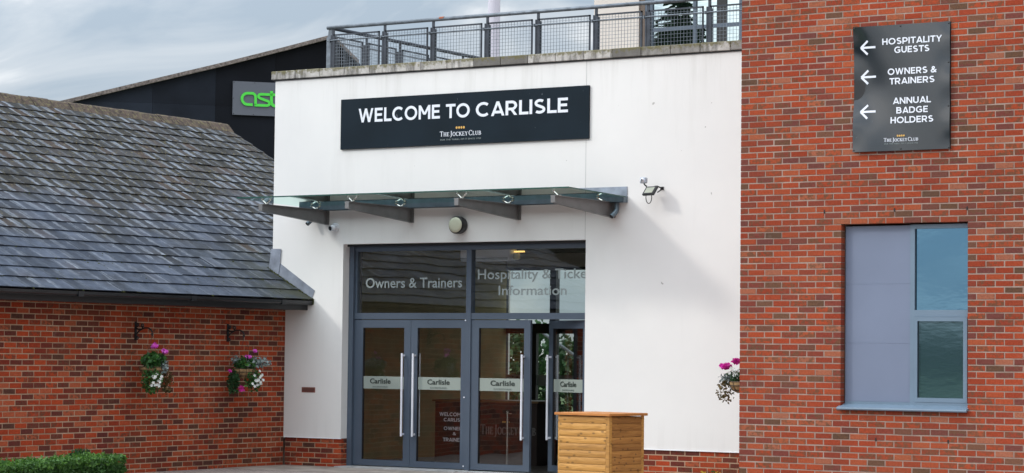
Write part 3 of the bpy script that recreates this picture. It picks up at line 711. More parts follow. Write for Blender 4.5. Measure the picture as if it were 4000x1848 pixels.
# window
win = MB()
win.box(2.182, 2.238, 0.085, 0.16, WZ0+0.05, ZH-0.012)                   # upright between panel and glass
win.box(2.238, 2.915, 0.085, 0.16, 3.205, ZH-0.012)                       # head
win.box(2.238, 2.915, 0.085, 0.16, 2.172, 2.252)                          # transom
win.box(2.896, 2.922, 0.088, 0.16, WZ0+0.05, 3.205)
win.box(1.352, 2.182, 0.098, 0.16, WZ0+0.02, 1.171); win.box(2.238, 2.922, 0.075, 0.16, WZ0+0.02, 1.177)
window = win.build('window', M['frame_light'], tower, label='tall window with a lavender-blue infill panel and two panes')
sash = MB(); sash.box(2.243, 2.278, 0.07, 0.13, 1.178, 2.170); sash.box(2.845, 2.893, 0.07, 0.13, 1.178, 2.170); sash.box(2.278, 2.845, 0.07, 0.13, 2.122, 2.170); sash.box(2.278, 2.845, 0.07, 0.13, 1.178, 1.228)
sash.build('sash', M['frame_light'], window)
for z0, z1 in ((1.172, 1.8588), (1.8598, 2.5592), (2.5602, 3.248)):
    p = MB(); p.bbox(1.352, 2.180, 0.10, 0.14, z0, z1, 0.0012); p.build('infill_panel', M['panel_blue'], window)
p = MB(); p.box(2.236, 2.898, 0.12, 0.13, 2.25, 3.207); p.build('pane', M['glass_blue'], window, label='upper pane reflecting blue sky')
p = MB(); p.box(2.276, 2.847, 0.10, 0.11, 1.226, 2.124); p.build('pane', M['glass_blue_low'], window, label='lower pane with dim rippled reflections')
p = MB(); p.box(2.236, 2.242, 0.112, 0.13, 2.25, 3.207); p.box(2.276, 2.282, 0.088, 0.11, 1.226, 2.124); p.build('gasket', M['black'], window)
s_ = MB()
prof = [(0.09, 1.142), (-0.045, 1.105), (-0.062, 1.098), (-0.066, 1.085), (-0.060, 1.073), (-0.040, 1.068), (-0.030, 1.085), (0.09, 1.118)]
s_.prism([(1.315, y, z) for y, z in prof][::-1], (1.622, 0, 0)); s_.build('window_sill', M['frame_light'], tower, label='projecting pale blue metal sill')
for x, z in ((1.118, 3.43), (2.018, 3.43), (2.918, 3.43), (1.793, 0.735), (2.693, 0.735)):
    wh = MB(); wh.box(x-0.007, x+0.007, -0.006, 0.01, z-0.024, z+0.016); wh.build('weep_vent', M['black'], tower)

# direction sign
sg = thing('direction_sign', 'slate grey sheet metal sign with three left arrows screwed to the brick tower', 'sign', (2.11, -0.02, 4.12))
# thin sheet, slightly buckled along its left and right edges
nx, nz = 24, 30; sx0, sx1, sz0, sz1 = 1.503, 2.718, 4.121, 5.609
def panel_y(x, z):
    u, v = (x-sx0)/(sx1-sx0), (z-sz0)/(sz1-sz0)
    d = 0.007*math.exp(-((u)/0.10)**2)*math.sin(v*math.pi*5.2+0.6) + 0.005*math.exp(-((1-u)/0.09)**2)*math.sin(v*math.pi*6+1.0) + 0.003*math.sin(u*3.1)*math.sin(v*6.2)
    d += 0.022*math.exp(-(u/0.36)**2)*math.sin(2*math.pi*(v*0.95-0.30)) + 0.006*math.sin(2*math.pi*(v*0.5+u*0.6))
    return -0.036+d
sm = MB(); gv = {}
for i in range(nx+1):
    for j in range(nz+1):
        u, v = i/nx, j/nz
        gv[i, j] = len(sm.v); x_, z_ = sx0+(sx1-sx0)*u, sz0+(sz1-sz0)*v; sm.v.append((x_, panel_y(x_, z_), z_))
for i in range(nx):
    for j in range(nz): sm.face([gv[i, j], gv[i+1, j], gv[i+1, j+1], gv[i, j+1]])
panel = sm.build('sign_panel', M['sign_slate'], sg, smooth=True)
rim = MB(); rim.box(sx0, sx1, -0.012, -0.004, sz0+0.002, sz1-0.002); rim.build('backing_sheet', M['black'], sg)
YS = -0.0
sign_letters = []
for txt, a, b, z, c_ in (('HOSPITALITY', 1.876, 2.622, 5.377, 0.075), ('GUESTS', 2.028, 2.468, 5.272, 0.075), ('OWNERS &', 1.941, 2.559, 5.018, 0.075), ('TRAINERS', 1.963, 2.533, 4.905, 0.075), ('ANNUAL', 2.008, 2.488, 4.671, 0.075), ('BADGE', 2.052, 2.449, 4.558, 0.075), ('HOLDERS', 1.979, 2.517, 4.444, 0.075)):
    caps(sg, 'lettering', txt, a, b, z, c_, YS, M['letter_white'])
serif(sg, 'lettering', ['THE', 'JOCKEY', 'CLUB'], 1.897, 2.327, 4.230, 0.034, YS, M['letter_white'])
letters(sg, 'lettering', 'FOR THE THRILL OF IT SINCE 1750', 1.905, 2.325, 4.197, 0.013, YS, M['letter_grey'], depth=0.001)
diamonds(sg, [2.070+i*0.026 for i in range(4)], 4.296, 0.012, YS)
for z in (5.359, 5.010, 4.596):
    a_ = MB(); t_ = 0.0125
    def bar(p, q):
        A = Vector((p[0], YS, p[1])); B = Vector((q[0], YS, q[1])); d = (B-A).normalized(); n_ = Vector((-d.z, 0, d.x))*t_
        a_.prism([A-n_-d*t_*.6, B-n_+d*t_*.4, B+n_+d*t_*.4, A+n_-d*t_*.6], (0, 0.003, 0))
    bar((1.604, z), (1.782, z)); bar((1.603, z+0.004), (1.685, z+0.074)); bar((1.603, z-0.004), (1.680, z-0.078))
    a_.build('arrow', M['letter_white'], sg)
for o_ in sg.children:
    if o_.name.startswith(('lettering', 'arrow', 'emblem')):
        for v_ in o_.data.vertices: v_.co.y += panel_y(v_.co.x+sg.location.x, v_.co.z+sg.location.z) - 0.0045
for x, z in ((1.520, 5.59), (2.105, 5.588), (2.702, 5.587), (2.702, 5.13), (2.702, 4.62), (2.705, 4.135), (2.11, 4.14), (1.52, 4.14)):
    q = MB(); q.lathe([(0.010, 0), (0.010, 0.004), (0.005, 0.007)], (x, panel_y(x, z), z), (0, -1, 0), 8); q.build('screw', M['black'], sg)

# ================================================================ WHITE BUILDING
wb = thing('white_building', 'white rendered two-storey entrance block with brick plinth and roof terrace', 'building', (-4.5, YW, 0))
XW = -9.10; TOPZ = 5.79; DX0, DX1, DZ1 = -7.785, -3.630, 3.284; BZ = 0.417
w_ = MB()
w_.box(XW, DX0, YW, YW+0.30, BZ, TOPZ)                   # pier left of the doors (plinth below)
w_.box(DX0, DX1, YW, YW+0.30, DZ1, TOPZ)
w_.box(DX1, 0.004, YW, YW+0.30, BZ, TOPZ)
w_.box(XW, XW+0.30, YW+0.30, 8.7, -0.02, TOPZ)
w_.box(XW+0.30, -8.78, 8.45, 8.7, -0.02, TOPZ); w_.box(-5.2, 0.0, 8.45, 8.7, -0.02, TOPZ); w_.box(-8.78, -5.2, 8.45, 8.7, 3.17, TOPZ)
wwall = w_.build('wall', M['render'], wb)
cr_ = MB(); cr_.box(XW+0.3, 0.0, YW+0.3, 8.45, 5.30, 5.5); cr_.build('terrace_slab', M['concrete'], wb)
# movement joint, stop beads
mj = MB(); mj.box(-3.6445, -3.6385, YW-0.0015, YW+0.01, DZ1, TOPZ); mj.build('movement_joint', simple('joint_sealant', (0.42, 0.42, 0.41), 0.8), wb)
bd = MB(); bd.box(XL+0.004, DX0+0.0, YW-0.008, YW+0.02, BZ-0.008, BZ+0.004); bd.build('bell_bead', M['render_bead'], wb)
bd = MB(); bd.box(DX1, 0.0, YW-0.008, YW+0.02, BZ-0.008, BZ+0.004); bd.build('bell_bead', M['render_bead'], wb)
# plinth
plinths = []
for a_, b_2, lab in ((XL+0.01, DX0-0.004, 'short brick plinth left of the doors'), (DX1+0.004, 0.0, 'long brick plinth right of the doors')):
    pc = MB(); pc.box(a_, b_2, YW+0.0175, YW+0.28, -0.02, BZ-0.01); plinths.append(pc.build('plinth', M['mortar_tan'], wb, label=lab))
for (a, b, sd_, plinth) in ((XL+0.012, DX0, 11, plinths[0]), (DX1, 0.0, 12, plinths[1])):
    L_ = b-a
    brickwork(plinth, Vector((a, YW+0.014, ZM)), Vector((1, 0, 0)), Vector((0, 1, 0)), L_, 0.0, -17, -11, [], 'brick_dark', 100, seed=sd_, depth=0.09)
plinth2 = None
rv = MB(); r_ = random.Random(6)
for k in range(-17, -11): brick_geo(rv, 0.0, 0.2, ZM+k*0.075+0.005, 0.065, 0.05, Vector((DX0, YW+0.016, 0)), Vector((0, 1, 0)), Vector((-1, 0, 0)), rand_tone(r_), r_)
rv.build('brick', M['brick_dark'], plinths[0], kind='stuff', label='bricks of the door reveal')
vb = MB(); vb.box(-8.513, -8.264, YW-0.004, YW+0.01, 1.085, 1.163); vb.build('air_brick', M['terracotta'], wb, label='small brown air vent in the render')
vb2 = MB(); vb2.box(-8.500, -8.277, YW-0.007, YW-0.003, 1.098, 1.150); vb2.build('air_brick_grille', simple('vent_grille', (0.13, 0.05, 0.04), 0.8), wb)

# coping stones
xs = XW-0.053; r_ = random.Random(21); k = 0
cop = MB(); cop.box(XW-0.02, 0.0, YW-0.015, YW+0.3, TOPZ-0.016, TOPZ+0.004); cop.build('coping_shadow_strip', M['fascia'], wb, label='dark strip painted as the shadow under the coping stones')  # dark strip laid where the coping only casts shade
while xs < -0.01:
    L_ = min(0.457, -0.002-xs); x1 = xs+L_-0.007
    tn = r_.random()*0.55
    if k in (8, 9, 13): tn = 0.95
    if k in (14, 15, 17, 18): tn = 0.82
    c_ = MB(); jz = (r_.random()-.5)*0.006; c_.bbox(xs, x1, YW-0.042, YW+0.28, TOPZ+0.003, TOPZ+0.128+jz, 0.007, (tn, r_.random(), r_.random()))
    c_.build('coping_stone', M['coping'], wb); xs += L_; k += 1
c_ = MB(); c_.bbox(XW-0.053, XW+0.27, YW+0.285, 8.72, TOPZ+0.003, TOPZ+0.126, 0.007, (0.4, 0.3, 0.3)); c_.build('coping_stone', M['coping'], wb, label='side run of coping behind the corner')

# ---- glazed entrance screen
YF = 2.679
fr = MB()
fr.box(DX0+0.003, -7.70, YF-0.06, YF+0.08, 0.01, DZ1-0.002)          # left jamb
fr.box(-7.70, -7.665, YF-0.01, YF+0.06, 2.27, 3.20)
fr.box(-7.70, DX1-0.003, YF-0.02, YF+0.08, 3.182, DZ1-0.002)         # head
fr.box(-5.722, -5.638, YF-0.03, YF+0.08, 0.01, 3.182)                # mullion
fr.box(-7.70, -5.722, YF-0.02, YF+0.08, 2.182, 2.272); fr.box(-5.638, DX1-0.003, YF-0.02, YF+0.08, 2.182, 2.272)
fr.box(-3.72, DX1-0.003, YF-0.02, YF+0.08, 0.01, 2.182); fr.box(-3.72, DX1-0.003, YF-0.02, YF+0.08, 2.272, 3.182)
screen = fr.build('entrance_frame', M['frame'], wb, label='grey-blue metal frame of the glazed entrance')
hd = MB(); hd.box(DX0+0.003, DX1-0.003, YF-0.11, YF-0.02, 3.252, DZ1-0.001); hd.build('head_trim', M['fascia'], screen)
for a, b in ((-7.665, -5.722), (-5.638, -3.72)):
    p = MB(); p.box(a, b, YF+0.02, YF+0.03, 2.272, 3.182); p.build('pane', M['glass_door'], screen)
letters(screen, 'lettering', 'Owners & Trainers', -7.531, -5.823, 2.644, 0.144, YF+0.015, M['letter_grey'], bold=0.012)
letters(screen, 'lettering', 'Hospitality & Ticket', -5.554, -3.655, 2.759, 0.138, YF+0.015, M['letter_grey'], bold=0.012)
letters(screen, 'lettering', 'Information', -5.198, -4.066, 2.528, 0.134, YF+0.015, M['letter_grey'], bold=0.012)
ts = MB(); ts.box(-7.78, -5.66, YW-0.16, YF+0.05, 0.0, 0.018); ts.box(-5.66, -3.60, YW-0.10, YF+0.05, 0.0, 0.012)
ts.build('threshold', M['sill_stone'], wb)

def door(hx, free, gx0, gx1, bx, ang=0.0, label=None, mirror_hinge=False, carl=None, catch=False):
    """leaf from hinge x to free x; glass gx0..gx1; pull bar at bx; ang swings it inward about hx"""
    T_ = Matrix.Translation((hx, YF+0.02, 0)) @ Matrix.Rotation(ang, 4, 'Z') @ Matrix.Translation((-hx, -YF-0.02, 0))
    a, b = min(hx, free), max(hx, free); y0, y1 = YF-0.01, YF+0.04
    d = MB()
    for q in ((a, gx0, 0.03, 2.172), (gx1, b, 0.03, 2.172), (gx0, gx1, 0.03, 0.118), (gx0, gx1, 2.056, 2.172)): d.box(q[0], q[1], y0, y1, q[2], q[3], M_=T_)
    dr = d.build('door', M['frame'], wb, label=label)
    gk = MB(); gk.box(gx0, gx0+0.008, y0+0.006, y1-0.006, 0.118, 2.056, M_=T_); gk.box(gx0, gx1, y0+0.006, y1-0.006, 0.118, 0.124, M_=T_); gk.box(gx0, gx1, y0+0.006, y1-0.006, 2.05, 2.056, M_=T_); gk.build('gasket', M['black'], dr)
    p = MB(); p.box(gx0, gx1, y0+0.02, y0+0.028, 0.118, 2.056, M_=T_); p.build('pane', M['glass_door'], dr)
    bnd = MB(); bnd.box(gx0+0.01, gx1-0.002, y0+0.0165, y0+0.019, 1.158, 1.340, M_=T_); bnd.build('glazing_band', M['band'], dr, label='pale frosted strip across the glass')
    ca, cb = carl
    for txt, c0, c1, z_, cap_, mt, bo in (('Carlisle', ca, cb, 1.236, 0.072, M['letter_black'], 0.018), ('RACECOURSE', ca+(cb-ca)*0.14, cb-(cb-ca)*0.14, 1.178, 0.018, M['letter_greyprint'], 0.0)):
        o = letters(dr, 'lettering', txt, c0, c1, z_, cap_, y0+0.012, mt, bold=bo)
        if ang:
            org = WLOC[wb.name]; Tl = Matrix.Translation(-org) @ T_ @ Matrix.Translation(org); o.data.transform(Tl)
    for side, yy in ((-1, y0-0.062), (1, y1+0.062)):
        h = MB(); h.tube([T_ @ Vector((bx, yy, 0.475)), T_ @ Vector((bx, yy, 1.683))], 0.0165 if side < 0 else 0.012, 10)
        for z_ in (0.505, 1.652): h.box(bx-0.012, bx+0.012, min(yy, y0 if side < 0 else y1), max(yy, y0 if side < 0 else y1), z_-0.014, z_+0.014, M_=T_)
        h.build('handle', M['alu'], dr, smooth=False)
    return dr
door(-7.698, -6.693, -7.548, -6.808, -6.80, label='far left door leaf, closed', carl=(-7.42, -7.05))
door(-5.724, -6.687, -6.572, -5.812, -6.605, label='second door leaf, closed, hinged at the mullion', carl=(-6.40, -6.01))
door(-5.636, -4.640, -5.507, -4.745, -4.74, label='third door leaf, closed', carl=(-5.31, -4.90))
door(-3.70, -4.632, -4.535, -3.80, -4.575, ang=R(-24.0), label='rightmost door leaf, swung inward', carl=(-4.36, -3.97))
for x, z in ((-5.725, 2.165), (-5.735, 1.06), (-5.735, 0.075)):
    q = MB(); q.lathe([(0.011, 0), (0.011, 0.006)], (x, YF-0.03, z), (0, -1, 0), 8); q.build('bolt', M['alu'], screen)

# ---- foyer seen through the glass
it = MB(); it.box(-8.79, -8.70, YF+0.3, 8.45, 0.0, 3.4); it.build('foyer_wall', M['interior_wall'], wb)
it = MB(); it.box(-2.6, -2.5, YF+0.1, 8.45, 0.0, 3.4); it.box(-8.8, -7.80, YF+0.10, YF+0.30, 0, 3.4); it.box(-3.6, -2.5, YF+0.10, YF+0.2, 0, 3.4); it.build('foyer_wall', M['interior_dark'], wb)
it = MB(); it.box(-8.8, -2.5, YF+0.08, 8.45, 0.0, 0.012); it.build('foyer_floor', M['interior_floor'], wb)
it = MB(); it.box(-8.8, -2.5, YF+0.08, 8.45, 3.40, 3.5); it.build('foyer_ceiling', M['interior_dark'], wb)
YB = 8.5
bk = MB()
bk.box(-8.78, -8.715, YB-0.05, YB+0.05, 0, 3.17); bk.box(-8.715, -5.2, YB-0.05, YB+0.05, 2.045, 2.215); bk.box(-8.715, -5.2, YB-0.05, YB+0.05, 3.12, 3.17); bk.box(-8.715, -5.2, YB-0.05, YB+0.05, 0.0, 0.12)
bk.box(-7.826, -7.705, YB-0.06, YB+0.06, 0, 3.12); bk.box(-8.20, -8.10, YB-0.04, YB+0.04, 0.12, 2.045); bk.box(-7.36, -7.10, YB-0.04, YB+0.04, 0.12, 2.045); bk.box(-6.6, -6.45, YB-0.05, YB+0.05, 0.12, 3.12); bk.box(-5.35, -5.2, YB-0.05, YB+0.05, 0.0, 3.12)
back = bk.build('rear_entrance_frame', M['black'], wb, label='black frame of the glazed doors at the back of the foyer')
for a, b, z0, z1 in ((-8.715, -7.826, 2.215, 3.12), (-7.705, -6.6, 2.215, 3.12), (-6.45, -5.35, 2.215, 3.12), (-8.715, -8.20, .12, 2.045), (-8.10, -7.826, .12, 2.045), (-7.705, -7.36, .12, 2.045), (-7.10, -6.6, .12, 2.045), (-6.45, -5.35, .12, 2.045)):
    p = MB(); p.box(a, b, YB-0.008, YB+0.008, z0, z1); p.build('pane', M['glass_back'], back)
for a, b in ((-8.70, -8.21), (-8.09, -7.83), (-7.70, -7.37)):
    p = MB(); p.box(a, b, YB-0.018, YB-0.010, 1.162, 1.345); p.build('glazing_band', M['band'], back)
letters(back, 'lettering', 'Carlisle', -8.64, -8.28, 1.245, 0.072, YB-0.024, M['letter_black'], bold=0.03, mirror=True, label='word seen reversed from behind')

desk = thing('reception_desk', 'dark reception desk with white welcome lettering behind the second door', 'desk', (-6.7, 4.9, 0))
d = MB(); d.box(-7.545, -5.70, 4.60, 5.2, 0.0, 0.95); d.build('desk_body', M['desk'], desk)
d = MB(); d.box(-7.58, -5.66, 4.56, 5.24, 0.95, 0.985); d.build('desk_top', M['desk_top'], desk)
for txt, a, b, z, c_ in (('WELCOME TO', -7.46, -6.87, 0.727, 0.056), ('CARLISLE', -7.382, -6.985, 0.645, 0.053), ('OWNERS', -7.38, -6.985, 0.512, 0.053), ('&', -7.215, -7.15, 0.436, 0.046), ('TRAINERS', -7.392, -6.972, 0.338, 0.056)):
    caps(desk, 'lettering', txt, a, b, z, c_, 4.594, M['letter_white'])
serif(desk, 'lettering', ['THE', 'JOCKEY', 'CLUB'], -6.70, -5.72, 0.468, 0.115, 4.594, M['letter_faint'])
diamonds(desk, [-6.30+i*0.035 for i in range(4)], 0.66, 0.015, 4.594)
post = thing('barrier_post', 'slim polished barrier post with rope hook behind the third door', 'barrier post', (-6.00, 4.25, 0))
q = MB(); q.tube([(-6.0, 4.25, 0.02), (-6.0, 4.25, 0.80)], 0.022, 10); q.build('post', M['chrome'], post)
q = MB(); q.lathe([(0.12, 0.0), (0.12, 0.012), (0.03, 0.025)], (-6.0, 4.25, 0.012), (0, 0, 1), 16); q.build('base', M['chrome'], post)
q = MB(); q.lathe([(0.028, 0), (0.03, 0.03), (0.012, 0.045)], (-6.0, 4.25, 0.80), (0, 0, 1), 12); q.box(-6.0, -5.93, 4.24, 4.26, 0.79, 0.81); q.build('rope_hook', M['chrome'], post)
ht = thing('air_curtain_heater', 'long white air curtain heater hung under the foyer ceiling', 'heater', (-5.95, 3.6, 3.05))
q = MB(); q.bbox(-6.40, -5.53, 3.50, 3.72, 3.055, 3.25, 0.02); q.build('heater_case', M['white_paint'], ht)
q = MB(); q.box(-6.39, -5.56, 3.492, 3.50, 3.09, 3.10); q.box(-6.39, -5.56, 3.492, 3.50, 3.07, 3.075); q.build('outlet_grille', M['letter_greyprint'], ht)
q = MB(); q.lathe([(0.035, 0.0), (0.05, 0.02), (0.05, 0.10)], (-5.48, 3.62, 3.07), (0, 0, 1), 12); q.build('end_cap', M['opal'], ht)
lp = MB(); lp.box(-5.51, -5.35, 3.60, 3.64, 3.182, 3.204); lpo = lp.build('ceiling_lamp', M['lamp_lit']); tag(lpo, 'small warm lit lamp under the foyer ceiling behind the right fanlight', 'lamp')
hr = MB(); hr.tube([(-9.4, 10.2, 2.30), (-7.2, 10.2, 0.98)], 0.028, 8); tag(hr.build('stair_handrail', M['steel']), 'sloping steel stair handrail seen through the foyer', 'handrail')

# shrubs and trees beyond the foyer
tb = MB(); r_ = random.Random(31)
pts = []
for i in range(11000):
    x = r_.uniform(-14, -5); h = 2.05 + 0.22*math.sin(x*3.1)+0.12*math.sin(x*7.7+1)
    pts.append((x, 13.2+r_.random()*1.6, r_.random()**0.75*h*1.04))
leaf_cloud(tb, pts, 0.17, r_, lambda p: r_.random()*0.8)
sh = tb.build('shrubbery', M['leaf_dark']); sh.data.materials[0] = M['leaf_dark']; tag(sh, 'dark green shrubbery seen through the foyer glass', 'shrubs', kind='stuff')

# ================================================================ UPPER PAVILION (set back on the roof)
YP = 6.469
pv = MB(); pv.box(-5.865, -5.055, YP, YP+1.6, 5.5, 9.4); pv.box(-5.055, 0.0, YP+0.9, YP+1.6, 5.5, 9.4); pv.box(-5.055, 0.0, YP-0.3, YP+0.9, 8.6, 9.4)
pav = pv.build('roof_pavilion', simple('cream_render', (0.66, 0.61, 0.56), 0.9, var=0.04, scale=1.0), wb, label='cream rendered upper room set back on the terrace')
q = MB(); q.box(-5.053, -4.955, YP+0.02, YP+0.9, 5.5, 8.6); q.build('reveal_lining', simple('brown_lining', (0.13, 0.10, 0.08), 0.7), pav)
q = MB(); q.box(-4.95, -4.82, YP+0.02, YP+0.12, 5.5, 8.6); q.box(-4.105, -4.055, YP+0.02, YP+0.12, 5.5, 8.6); q.box(-3.31, -3.26, YP+0.02, YP+0.12, 5.5, 8.6); q.box(-2.2, -2.14, YP+0.02, YP+0.12, 5.5, 8.6)
q.box(-4.82, 0.0, YP+0.03, YP+0.11, 6.745, 6.80); pf = q.build('pavilion_frame', simple('pavilion_frame_grey', (0.085, 0.115, 0.155), 0.4), pav, label='slim blue-grey glazing frame')
for a, b in ((-4.82, -4.105), (-4.055, -3.31), (-3.26, -2.2), (-2.14, -0.1)):
    for z0, z1 in ((5.5, 6.745), (6.80, 8.6)):
        p = MB(); p.box(a, b, YP+0.05, YP+0.06, z0, z1); p.build('pane', M['glass_upper'], pav)
q = MB(); q.box(-3.70, -3.53, YP+0.035, YP+0.049, 5.5, 8.6); q.build('blind', M['fascia'], pav, label='dark upright strip behind the glass')

# ================================================================ TERRACE RAILING
YR = 2.769
rl = thing('terrace_railing', 'galvanised steel railing with wire mesh panels along the front of the roof terrace', 'railing', (-4, YR, 5.5))
posts = [-8.245, -7.298, -6.43, -5.485, -4.625, -3.669, -2.835, -1.879, -0.95, -0.05]
q = MB(); q.tube([(-8.36, YR, 6.575), (0.0, YR, 6.575)], 0.029, 12); q.build('top_rail', M['steel'], rl, smooth=True)
q = MB(); q.tube([(-6.32, YR, 6.581), (-6.24, YR, 6.581)], 0.0295, 12); q.build('rust_patch', M['rust'], rl)
for x in posts:
    q = MB(); q.box(x-0.022, x+0.022, YR-0.006, YR+0.006, 5.5, 6.56); q.box(x-0.030, x+0.012, YR+0.01, YR+0.075, 5.5, 6.44)
    q.build('post', M['steel_dark'], rl)
    q = MB(); q.box(x-0.05, x-0.026, YR-0.008, YR+0.008, 5.5, 6.46); q.build('post', M['steel_dark'], rl, label='slim stiffening bar beside the post')
    for z in (6.378, 5.94):
        q = MB(); q.tube([(x-0.11, YR-0.012, z), (x+0.045, YR-0.012, z)], 0.009, 6); q.box(x-0.075, x-0.055, YR-0.025, YR+0.0, z-0.022, z+0.022); q.build('clamp', M['steel'], rl)
def mesh_panel(parent, a, b, fixed, along, z0, z1):
    T_ = Matrix.Translation((0, fixed, 0)) if along == 'x' else Matrix.Translation((fixed, 0, 0)) @ Matrix.Rotation(R(90), 4, 'Z')
    f_ = MB()
    for q_ in ((a, a+0.022, z0, z1), (b-0.022, b, z0, z1), (a, b, z1-0.022, z1), (a, b, z0, z0+0.022)): f_.box(q_[0], q_[1], -0.01, 0.01, q_[2], q_[3], M_=T_)
    fo = f_.build('mesh_panel_frame', M['steel_dark'], parent)
    wv = MB(); x = a+0.05
    while x < b-0.02: wv.box(x-0.0022, x+0.0022, -0.0022, 0.0022, z0+.02, z1-.02, M_=T_); x += 0.05
    z = z1-0.055
    while z > z0+0.02: wv.box(a+.02, b-.02, -0.0046, -0.0024, z-0.0022, z+0.0022, M_=T_); z -= 0.05
    wv.build('wire_mesh', M['steel'], fo)
    ml = MB(); ml.tube([T_ @ Vector((a, -0.012, z1-0.09)), T_ @ Vector((b, -0.012, z1-0.09))], 0.011, 6); ml.build('mid_rail', M['steel'], fo)
for i in range(len(posts)-1): mesh_panel(rl, posts[i]+0.014, posts[i+1]-0.088, YR-0.012, 'x', 5.62, 6.468)
rs = thing('side_railing', 'galvanised mesh railing running back along the left edge of the terrace', 'railing', (-8.3, 5, 5.5))
q = MB(); q.tube([(-8.3, YR, 6.572), (-8.3, 8.3, 6.572)], 0.029, 12); q.build('top_rail', M['steel_dark'], rs, smooth=True)
ys = [3.70, 4.60, 5.50, 6.40, 7.3, 8.2]
for y in ys:
    q = MB(); q.box(-8.306, -8.294, y-0.025, y+0.025, 5.5, 6.56); q.box(-8.34, -8.26, y-0.03, y+0.03, 5.5, 6.42); q.build('post', M['steel_dark'], rs)
yy = [YR+0.03] + ys
for i in range(len(yy)-1): mesh_panel(rs, yy[i]+0.05, yy[i+1]-0.10, -8.3, 'y', 5.62, 6.46)
q = MB(); q.prism([(-8.372, YR-0.004, 5.5), (-8.27, YR-0.004, 5.5), (-8.27, YR-0.004, 6.55), (-8.335, YR-0.004, 6.55), (-8.345, YR-0.004, 6.46), (-8.372, YR-0.004, 6.42)], (0, 0.012, 0)); q.build('corner_plate', M['steel'], rl)

q = MB(); q.tube([(-9.37, 9.0, 0), (-9.37, 9.0, 13)], [0.118, 0.10], 20)
tag(q.build('mast', M['mast'], smooth=False), 'round white mast rising behind the terrace railing', 'mast')

# ================================================================ WELCOME SIGN
ws = thing('welcome_sign', 'long dark navy board reading WELCOME TO CARLISLE above the entrance canopy', 'sign', (-5.71, YW-0.02, 4.69))
q = MB(); q.bbox(-7.843, -3.580, YW-0.035, YW-0.004, 4.688, 5.431, 0.002); q.build('board', M['sign_navy'], ws)
YT = YW-0.0375
caps(ws, 'lettering', 'WELCOME', -7.515, -6.07, 5.075, 0.204, YT, M['letter_white'])
caps(ws, 'lettering', 'TO', -5.967, -5.556, 5.072, 0.204, YT, M['letter_white'])
caps(ws, 'lettering', 'CARLISLE', -5.452, -3.918, 5.070, 0.206, YT, M['letter_white'])
serif(ws, 'lettering', ['THE', 'JOCKEY', 'CLUB'], -6.066, -5.36, 4.812, 0.056, YT, M['letter_white'], 0.002)
letters(ws, 'lettering', 'FOR THE THRILL OF IT SINCE 1750', -6.055, -5.36, 4.752, 0.021, YT, M['letter_grey'], depth=0.002)
diamonds(ws, [-5.777+i*0.041 for i in range(4)], 4.930, 0.019, YT)

# ================================================================ GLASS CANOPY
cn = thing('glass_canopy', 'green glass canopy on four tapered steel brackets over the entrance doors', 'canopy', (-5.7, YW, 3.6))
bx_ = [-8.093, -6.568, -4.734, -3.203]
for x in bx_:
    q = MB(); pts = [(YW-0.012, 3.588), (YW-0.012, 3.785), (0.885, 3.785), (0.885, 3.700)]
    q.prism([(x-0.004, y, z) for y, z in pts], (0.008, 0, 0))
    bo = q.build('bracket', M['bracket'], cn)
    f_ = MB(); f_.prism([(x-0.045, YW-0.012, 3.785), (x-0.045, YW-0.012, 3.795), (x-0.045, 0.88, 3.795), (x-0.045, 0.88, 3.785)], (0.07, 0, 0))
    f_.prism([(x-0.035, YW-0.012, 3.580), (x-0.035, YW-0.012, 3.588), (x-0.035, 0.88, 3.700), (x-0.035, 0.88, 3.693)], (0.06, 0, 0))
    f_.box(x-0.035, x+0.03, 0.873, 0.884, 3.695, 3.794); f_.box(x-0.04, x+0.045, YW-0.02, YW-0.002, 3.578, 3.80)
    f_.build('flange', M['bracket'], bo)
    for y, zg in ((1.02, 3.880), (2.20, 3.853)):
        s_ = MB()
        for dx in (-0.075, 0.075):
            if x < -8 and dx < 0 or x > -3.3 and dx > 0: 
                if x > -3.3: continue
            s_.tube([(x-0.01, y, 3.800), (x-0.01+dx, y, zg-0.018)], 0.011, 6); s_.tube([(x-0.01+dx, y, zg-0.03), (x-0.01+dx, y, zg-0.004)], 0.012, 6)
            s_.lathe([(0.026, 0), (0.026, 0.012)], (x-0.01+dx, y, zg-0.018), (0, 0, 1), 10)
        s_.box(x-0.045, x+0.025, y-0.03, y+0.03, 3.796, 3.804)
        s_.build('spider_fitting', M['chrome'], cn)
gx = [-8.53, -6.575, -4.742, -2.966]
for i in range(3):
    a, b = gx[i], gx[i+1]-0.008
    q = MB(); q.prism([(a, 0.88, 3.884), (a, 2.40, 3.852), (b, 2.40, 3.852), (b, 0.88, 3.884)][::-1], (0, 0, 0.015)); q.build('canopy_pane', M['glass_canopy'], cn)
q = MB(); q.box(-8.53, -2.966, 0.874, 0.879, 3.882, 3.900); q.prism([(-2.966, 0.88, 3.884), (-2.966, 2.40, 3.852), (-2.966, 2.40, 3.867), (-2.966, 0.88, 3.899)], (0.004, 0, 0)); q.build('glass_edge', M['glass_edge'], cn)
q = MB(); q.box(-8.520, -2.968, 2.345, YW-0.003, 3.783, 3.790); q.box(-8.520, -2.968, 2.345, 2.352, 3.783, 3.866); q.box(-2.975, -2.966, 2.345, YW-0.003, 3.783, 3.870); q.box(-8.522, -8.514, 2.345, YW-0.003, 3.783, 3.870)
q.build('gutter', M['canopy_gutter'], cn)
q = MB(); q.box(-3.86, -2.972, YW-0.010, YW-0.002, 3.862, 4.004); q.build('lead_flashing', M['lead'], cn, label='upright lead flashing over the canopy gutter')
